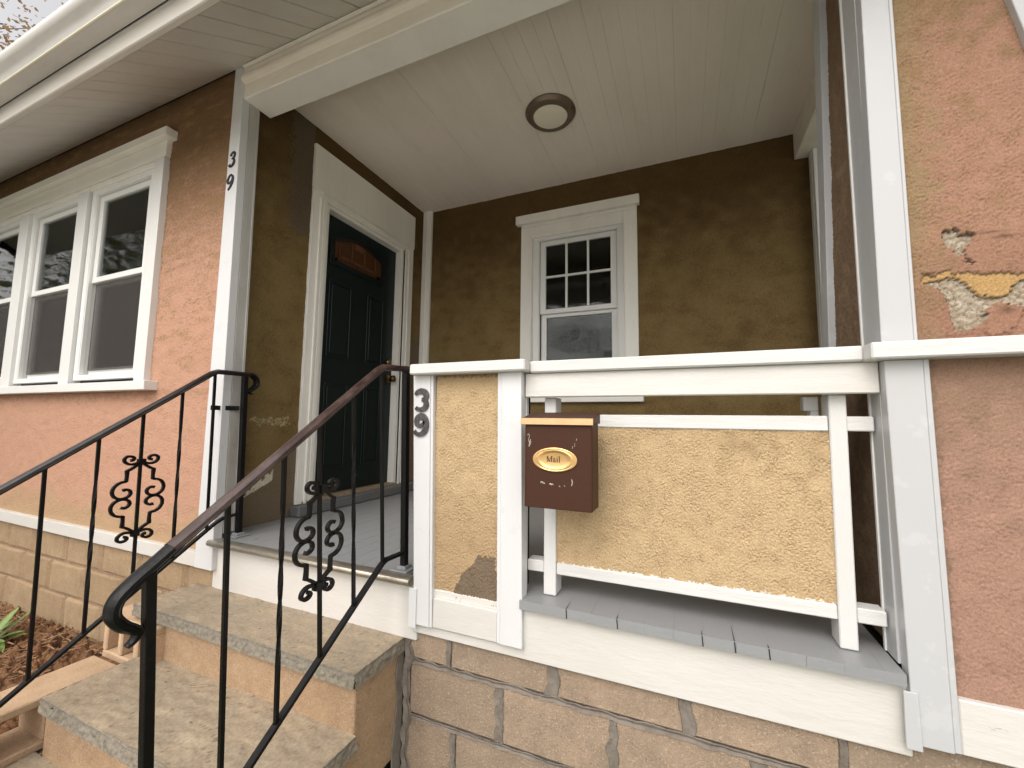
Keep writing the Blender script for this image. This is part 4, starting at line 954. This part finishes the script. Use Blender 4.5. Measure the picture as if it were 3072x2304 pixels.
# left rail
xl = -2.20; ra, rb_ = (1.330, .228), (.656, -.262)
la, lb_ = (1.39, -.535), (.60, -1.075)
top = [(1.515, .236), (1.42, .2355), (1.345, .234), (1.318, .222)] + [(y, slope(y, ra, rb_)) for y in (1.15, 1.0, .8, .656)] + [(.60, -.303)]
low = [(1.505, -.505), (1.43, -.512), (1.39, -.530), (lb_[0], lb_[1])]
bars = [bar(1.352, 1.335, 0), bar(1.210, 1.196, 1.5), bar(1.066, 1.050, 0), bar(.921, .908, 2.0), bar(.779, .762, 0)]
curl = [(.615, -.292), (.575, -.322), (.535, -.352), (.508, -.380), (.503, -.410), (.520, -.436), (.541, -.452), (.549, -.462), (.544, -.476), (.532, -.484)]
def extra(t):
    c1 = catmull([(xl, 1.505, .236), (xl, 1.530, .232), (xl, 1.551, .214), (xl, 1.556, .188), (xl, 1.540, .166), (xl, 1.515, .148), (xl, 1.508, .143), (xl, 1.520, .136), (xl, 1.534, .132)], 6); n = len(c1)
    MB().sweep(c1, CAP, scale=[1 if i < n * .4 else 1 - .65 * ((i / n - .4) / .6) for i in range(n)]).build('rail_scroll', 'iron', t, 0, True)
    s_ = MB().sweep([(-2.262, 1.43, .052), (-2.25, 1.43, .052), (-2.243, 1.45, .052), (-2.235, 1.475, .052), (-2.215, 1.48, .052)], [(-.012, -.002), (.012, -.002), (.012, .002), (-.012, .002)], (0, 0, 1))
    s_.box(-2.268, -2.2605, 1.365, 1.44, .040, .064)
    s_.build('wall_strap', 'iron', t, .001)
handrail('black iron handrail strapped to the corner board of the salmon wall', xl, 'iron_rail', top, low, bars, (1.058, -.348), (1.489, 1.514, .226), (.576, -.335, -1.60), curl, True, extra)

# ------------------------------------------------------------------ mailbox
mb_ = thing('mailbox', 'brown metal mailbox with brass trim hung on the railing', 'mailbox', (-.385, 1.35, -.277))
prof = [(-.497, 1.300), (-.490, 1.296), (-.278, 1.296), (-.271, 1.300), (-.271, 1.395), (-.497, 1.395)]
part('body', mb_, 'mail', .002, mb=MB().prism(prof, 'z', -.278, -.004))
lid = part('lid', mb_, 'mail', .002, mb=MB().prism([(1.292, -.006), (1.290, .012), (1.405, .034), (1.405, -.004)], 'x', -.507, -.266))
part('lid_trim', mb_, 'brass_strip', .001, [(-.508, -.2655, 1.2855, 1.2895, -.009, .0125)], 'brass coloured strip along the lid')
cx, cz = -.392, -.121
pl = MB().lathe([(0.0, -.0022), (.56, -.0022), (.62, -.0030), (.72, -.0052), (.80, -.0058), (.86, -.0040), (.93, -.0052), (1.0, -.004), (1.0, .003)], (cx, 1.2955, cz), 'y', 64)
pl.v = [((x - cx) * .074 + cx, y, (z - cz) * .0385 + cz) for x, y, z in pl.v]
pl.build('name_plate', 'brass', mb_, 0, True)
def stroke(mb, pts, w0, y, th, axis='y', ws=None, n=5):
    """flat pen stroke with thickness; pts in (x,z)"""
    P = catmull([(a, 0, b_) for a, b_ in pts], n) if n > 1 else [Vector((a, 0, b_)) for a, b_ in pts]
    N_ = len(P); L = []; Rr = []
    for i, p_ in enumerate(P):
        t_ = (P[min(i + 1, N_ - 1)] - P[max(i - 1, 0)]).normalized(); nn = Vector((-t_.z, 0, t_.x))
        if ws: s_ = i / (N_ - 1) * (len(ws) - 1); k = min(int(s_), len(ws) - 2); w = (ws[k] + (ws[k + 1] - ws[k]) * (s_ - k)) * w0
        else: w = w0
        L.append(p_ + nn * w / 2); Rr.append(p_ - nn * w / 2)
    v = []
    for a, b_ in zip(L, Rr): v += [(a.x, y, a.z), (b_.x, y, b_.z), (b_.x, y + th, b_.z), (a.x, y + th, a.z)]
    f = []
    for i in range(N_ - 1):
        for j in range(4): f.append((i * 4 + j, i * 4 + (j + 1) % 4, i * 4 + 4 + (j + 1) % 4, i * 4 + 4 + j))
    f += [(0, 1, 2, 3), ((N_ - 1) * 4 + 3, (N_ - 1) * 4 + 2, (N_ - 1) * 4 + 1, (N_ - 1) * 4)]
    mb.raw(v, f)
tx = MB(); X_, Z_, S_ = -.4185, -.1285, .0185
def ch(pts, w=.0026, n=1): stroke(tx, [(X_ + a * S_, Z_ + b_ * S_) for a, b_ in pts], w * .85, 1.2915, .003, n=n)
ch([(.10, 0), (.10, 1)], .0015); ch([(.12, 1), (.50, .05)], .0032); ch([(.50, .05), (.85, 1)], .0015); ch([(.90, 0), (.90, 1)], .003)
for a in ((-.02, .22), (.76, 1.04)): ch([(a[0], .02), (a[1], .02)], .001)
ch([(-.02, .98), (.2, .98)], .001); ch([(.82, .98), (1.04, .98)], .001)
ch([(1.20, .50), (1.30, .62), (1.45, .62), (1.52, .50), (1.52, .12), (1.58, .02), (1.66, .05)], .0024, 4); ch([(1.52, .36), (1.34, .32), (1.20, .20), (1.24, .04), (1.38, .02), (1.52, .14)], .0021, 4)
ch([(1.90, 0), (1.90, .62)], .0028); ch([(1.78, .60), (1.94, .60)], .001); ch([(1.78, .02), (2.04, .02)], .001); ch([(1.86, .84), (1.95, .84)], .0028)
ch([(2.30, 0), (2.30, 1.02)], .0028); ch([(2.18, 1.0), (2.34, 1.0)], .001); ch([(2.18, .02), (2.44, .02)], .001)
tx.build('lettering', simple('engraving', (.07, .035, .012), .6), mb_)
# scratches in the paint
def scr(pts, w):
    s_ = MB(); stroke(s_, pts, w, 1.2952, .0006, n=3); s_.build('paint_scratch', 'scratch', mb_)
scr([(-.487, -.045), (-.482, -.040), (-.480, -.050), (-.483, -.060), (-.478, -.072)], .0012); scr([(-.476, -.058), (-.479, -.070), (-.481, -.082)], .0022); scr([(-.474, -.064), (-.477, -.076)], .0012)
for (x, z, l, w) in ((-.440, -.196, .010, .003), (-.434, -.198, .008, .003), (-.409, -.200, .007, .004), (-.401, -.200, .004, .002), (-.378, -.205, .004, .0015), (-.362, -.203, .004, .001)):
    scr([(x, z), (x + l * .5, z + .002), (x + l, z - .0015)], w)
scr([(-.3365, -.180), (-.334, -.190), (-.337, -.200)], .0022); scr([(-.32, -.052), (-.321, -.058)], .0012); scr([(-.326, -.066), (-.3265, -.078)], .0008); scr([(-.333, -.075), (-.334, -.084)], .0008)

# ------------------------------------------------------------------ house numbers
def scaled(pts, x0, x1, z0, z1, shear=0): return [(x0 + (x1 - x0) * a + shear * (b_ - .5), z0 + (z1 - z0) * b_) for a, b_ in pts]
def digit3(name, x0, x1, z0, z1, w, y, th, mat, script):
    q_ = MB()
    if script:
        P = scaled([(.30, .74), (.42, .90), (.66, .96), (.86, .84), (.82, .66), (.62, .55), (.46, .52)], x0, x1, z0, z1); stroke(q_, P, w, y, th, ws=[1.5, .9, .9, 1.3, 1.1, .8, .5])
        P = scaled([(.46, .53), (.74, .50), (.84, .34), (.74, .16), (.48, .03), (.22, .05), (.12, .18)], x0, x1, z0, z1); stroke(q_, P, w, y + .0002, th, ws=[.5, .8, 1.4, 1.5, 1.0, .9, 1.7])
    else:
        P = scaled([(.04, .78), (.16, .92), (.45, .99), (.78, .93), (.93, .76), (.86, .60), (.58, .52)], x0, x1, z0, z1); stroke(q_, P, w, y, th, ws=[.6, .9, 1.15, 1.3, 1.3, 1.1, .7])
        P = scaled([(.58, .54), (.86, .46), (.94, .27), (.80, .09), (.50, .02), (.24, .05), (.08, .13)], x0, x1, z0, z1); stroke(q_, P, w, y + .0002, th, ws=[.7, 1.1, 1.25, 1.1, .9, .8, .8])
    return q_.build(name, mat, None, .0004)
def digit9(name, x0, x1, z0, z1, w, y, th, mat, script):
    q_ = MB()
    if script:
        P = scaled([(.80, .86), (.60, .98), (.34, .90), (.16, .68), (.20, .50), (.40, .46), (.66, .58), (.80, .76)], x0, x1, z0, z1); stroke(q_, P, w, y, th, ws=[1, .9, 1.0, 1.4, 1.2, .7, .6, .8])
        P = scaled([(.82, .90), (.86, .68), (.78, .44), (.56, .20), (.26, .02)], x0, x1, z0, z1); stroke(q_, P, w, y + .0002, th, ws=[1.0, 1.5, 1.5, 1.2, .9])
    else:
        P = scaled([(.80, .70), (.66, .52), (.44, .46), (.24, .54), (.20, .72), (.32, .88), (.55, .95), (.78, .86), (.90, .66), (.92, .42), (.82, .20), (.58, .05), (.30, .04), (.04, .18)], x0, x1, z0, z1)
        stroke(q_, P, w, y, th, ws=[.5, .8, .9, 1.0, 1.1, 1.2, 1.3, 1.35, 1.35, 1.3, 1.2, 1.0, .8, .9])
    return q_.build(name, mat, None, .0004)
gb, gg = 'black script house numbers on the tall corner board', 'grey house numbers on the half wall board'
tag(digit3('house_number', -2.351, -2.293, 1.408, 1.495, .0135, 1.4065, .003, 'digit_black', True), 'black script numeral three, the upper digit high on the white corner board', 'house number', gb)
tag(digit9('house_number', -2.354, -2.294, 1.270, 1.360, .0130, 1.4065, .003, 'digit_black', True), 'black script numeral nine, the lower digit high on the white corner board', 'house number', gb)
tag(digit3('house_number', -1.022, -.964, .042, .120, .0200, 1.402, .005, 'digit_grey', False), 'chipped grey metal numeral three just below the half wall cap', 'house number', gg)
tag(digit9('house_number', -1.024, -.960, -.059, .021, .0200, 1.402, .005, 'digit_grey', False), 'chipped grey metal numeral nine, the lower digit on the half wall board', 'house number', gg)

# ------------------------------------------------------------------ ceiling light
cl = thing('ceiling_light', 'round bronze flush mount light on the porch ceiling', 'light', (-.778, 2.445, CEIL))
MB().lathe([(.150, 0), (.163, -.001), (.166, -.009), (.160, -.013), (.157, -.020), (.150, -.024), (.147, -.032), (.136, -.038), (.122, -.040), (.113, -.038), (.112, -.028)], (-.778, 2.445, CEIL), 'z', 64).build('trim_ring', 'bronze', cl, 0, True)
MB().lathe([(0, -.041), (.05, -.040), (.09, -.038), (.1115, -.034), (.112, -.025)], (-.778, 2.445, CEIL), 'z', 48).build('diffuser', 'lens', cl, 0, True)

# ------------------------------------------------------------------ roof eave and gutter
re_ = thing('roof_eave', 'overhanging roof eave with beige vented soffit along the front', 'roof', (-2.5, 1.2, 1.7))
YO, ZO, YI, ZI = .945, 1.695, 1.412, 2.010
x = 1.4; sw = .1485
while x > -6.6:
    g = .007
    b_ = MB().prism([(YO, ZO), (YI, ZI), (YI, ZI + .012), (YO, ZO + .012)], 'x', x - sw + g, x)
    b_.build('soffit_panel', 'soffit', re_, .003); x -= sw
part('soffit_backing', re_, simple('soffit_gap', (.05, .04, .035), .9), 0, mb=MB().prism([(YO, ZO + .0135), (YI + .04, ZI + .0405), (YI + .04, ZI + .05), (YO, ZO + .025)], 'x', -6.8, 1.6))
part('fascia', re_, 'fascia', .004, mb=MB().prism([(.946, 1.690), (.946, 1.697), (.93, 1.76), (.93, 1.86), (.916, 1.86), (.916, 1.697), (.919, 1.690)], 'x', -6.8, 1.6))
part('wall_molding', re_, 'trim_cream', .002, mb=MB().prism([(1.392, 1.985), (1.4085, 1.985), (1.4085, 2.006), (1.392, 1.994)], 'x', -2.27, 1.4))
rs_ = MB(); slope_d = Vector((0, 3.2, 2.15)).normalized()
part('roof_deck', re_, 'shingle', 0, mb=MB().prism([(.86, 1.885), (4.6, 4.40), (4.6, 4.47), (.84, 1.905)], 'x', -6.8, 1.6))
part('gable_wall', re_, 'dark', 0, mb=MB().prism([(.95, 1.74), (4.6, 1.9), (4.6, 4.4)], 'x', -6.62, -6.6))
part('gable_wall', re_, 'dark', 0, mb=MB().prism([(.95, 1.74), (1.45, 2.06), (4.6, 2.06), (4.6, 4.4)], 'x', 1.42, 1.44))
gt = thing('rain_gutter', 'weathered white metal rain gutter hanging along the roof edge', 'gutter', (-2.5, .86, 1.79))
gp = [(.907, 1.79), (.836, 1.79), (.834, 1.793), (.829, 1.812), (.817, 1.828), (.801, 1.838), (.790, 1.850), (.786, 1.866), (.786, 1.884), (.790, 1.890), (.798, 1.888), (.795, 1.880), (.795, 1.866), (.799, 1.855), (.808, 1.845), (.824, 1.834), (.836, 1.816), (.841, 1.797), (.907, 1.797)]
o = MB().prism(gp, 'x', -6.8, 1.6).build('trough', 'gutter', gt, 0, True)
part('bottom_lip', gt, simple('pale_bead', (.85, .8, .6), .35), .0005, mb=MB().prism([(.8375, 1.7865), (.833, 1.7885), (.8325, 1.793), (.8355, 1.7925), (.8395, 1.7895)], 'x', -6.8, 1.6))
part('gutter_gap_shade', gt, 'black_void', 0, [(-6.8, 1.6, .9070, .9157, 1.800, 1.88)])  # black strip painting the shade in the gap behind the gutter
# rest of the house body so that rooms stay dark
hb = MB().raw([(-6.4, 4.6, -1.6), (1.4, 4.6, -1.6), (1.4, 4.6, 4.4), (-6.4, 4.6, 4.4)], [(0, 1, 2, 3)])
part('rear_wall', re_, 'dark', 0, mb=hb)

# ------------------------------------------------------------------ plant in the bed
pt = thing('garden_plant', 'clump of spiky green leaves in the mulch bed at the left edge', 'plant', (-3.72, 1.16, -1.35))
rp = random.Random(4)
for i in range(26):
    a = i * 2.4 + rp.uniform(-.2, .2); l = rp.uniform(.13, .27); up = rp.uniform(.35, 1.0); q_ = MB()
    bx_, by_ = -3.80 + rp.uniform(-.05, .05), 1.14 + rp.uniform(-.05, .05)
    v = []; n = 6; w0 = rp.uniform(.013, .024)
    for k in range(n + 1):
        s_2 = k / n; r_ = l * s_2 * (1 - .25 * up); z = -1.345 + l * up * s_2 - .18 * l * s_2 * s_2 * (1.3 - up) * 2
        w = w0 * (1 - s_2 ** 2) ** .5 + .0005 if k < n else .0004
        cx_, cy_ = bx_ + math.cos(a) * r_, by_ + math.sin(a) * r_
        v += [(cx_ - math.sin(a) * w, cy_ + math.cos(a) * w, z + .4 * w), (cx_, cy_, z), (cx_ + math.sin(a) * w, cy_ - math.cos(a) * w, z + .4 * w)]
    f = []
    for k in range(n): f += [(k * 3, k * 3 + 1, k * 3 + 4, k * 3 + 3), (k * 3 + 1, k * 3 + 2, k * 3 + 5, k * 3 + 4)]
    q_.raw(v, f).build('leaf', 'plant', pt, 0, True)

# ------------------------------------------------------------------ trees (sky corner and window reflections)
def tree(label, x, y, h, cr, leafmat, seed, dens=5200, trunk=.16):
    r = random.Random(seed); t = thing('garden_tree', label, 'tree', (x, y, -1.55))
    b_ = MB(); ends = []
    def limb(p, d, L, rad, depth):
        pts = [p]; q_ = Vector(p); dd = Vector(d).normalized()
        for i in range(4):
            dd = (dd + Vector((r.uniform(-.22, .22), r.uniform(-.22, .22), r.uniform(-.08, .16)))).normalized(); q_ = q_ + dd * L / 4; pts.append(tuple(q_))
        b_.sweep(pts, [(rad, 0), (rad * .3, rad * .95), (-rad * .8, rad * .6), (-rad * .8, -rad * .6), (rad * .3, -rad * .95)], (1, .1, 0) if abs(dd.x) < .8 else (0, 1, .1), scale=[1, .88, .76, .64, .5])
        if depth < 3:
            for k in range(4 if depth else 6):
                s_2 = r.choice(pts[2:]); a = r.uniform(0, 2 * PI)
                nd = Vector((math.cos(a), math.sin(a), r.uniform(.1, .9))); limb(s_2, nd, L * r.uniform(.45, .68), rad * .45, depth + 1)
        else: ends.append(pts[-1]); ends.append(pts[2])
    limb((x, y, -1.55), (0, 0, 1), h * .55, trunk, 0)
    b_.build('trunk', 'bark', t)
    lf = MB(); v = []; f = []
    for i in range(dens):
        e = r.choice(ends); s_2 = cr * .16
        c_ = Vector((e[0] + r.gauss(0, s_2), e[1] + r.gauss(0, s_2), e[2] + r.gauss(0, s_2 * .8)))
        a = Vector((r.gauss(0, 1), r.gauss(0, 1), r.gauss(0, .6))).normalized() * r.uniform(.035, .075)
        q_ = a.cross(Vector((r.gauss(0, 1), r.gauss(0, 1), r.gauss(0, 1)))).normalized() * a.length * .6
        k = len(v); v += [tuple(c_ - a), tuple(c_ + q_), tuple(c_ + a), tuple(c_ - q_)]; f.append((k, k + 1, k + 2, k + 3))
    lf.raw(v, f); o_ = lf.build('crown', leafmat, t); return t
tree('tall tree with pinkish bronze leaves seen past the gutter', -13.5, 3.2, 12.5, 5.5, 'leaf_p', 21, 16000)
tree('leafy green tree in the front garden, mirrored in the windows', -11.5, -2.6, 8.5, 4.5, 'leaf_g', 22, 9000)
tree('green tree farther down the street, left of the garden', -17.0, -5.5, 10.5, 5.5, 'leaf_g', 23, 7000)
tree('low bushy tree beside the pale paving, hiding the street behind it', -8.2, -0.9, 5.2, 4.0, 'leaf_g', 24, 7000)

# across the street, unseen: added to darken what the porch window mirrors
tree('broad unseen tree added across the road to darken the porch window reflection', -3.0, -21.0, 11.0, 6.5, 'leaf_g', 31, 9000)
tree('second unseen tree added across the road, to the right of the broad one', 7.0, -22.0, 10.0, 6.0, 'leaf_g', 32, 8000)
hd = thing('hedge', 'clipped green hedge added out of view along the far side of the road', 'hedge', (0, -19.2, -1.53))
hr = random.Random(9); v = []; f = []
for i in range(9000):
    x, y, z = hr.uniform(-16, 16), -19.2 + hr.uniform(-.5, .5), -1.53 + hr.uniform(0, 1.9)
    a = Vector((hr.gauss(0, 1), hr.gauss(0, 1), hr.gauss(0, 1))).normalized() * .10; q_ = a.cross(Vector((0.3, .9, .4))).normalized() * .06; k = len(v); c_ = Vector((x, y, z))
    v += [tuple(c_ - a), tuple(c_ + q_), tuple(c_ + a), tuple(c_ - q_)]; f.append((k, k + 1, k + 2, k + 3))
MB().raw(v, f).build('leaves', 'leaf_g', hd)
MB().box(-16, 16, -19.6, -18.8, -1.53, .2).build('hedge_core', 'leaf_g', hd, .1)
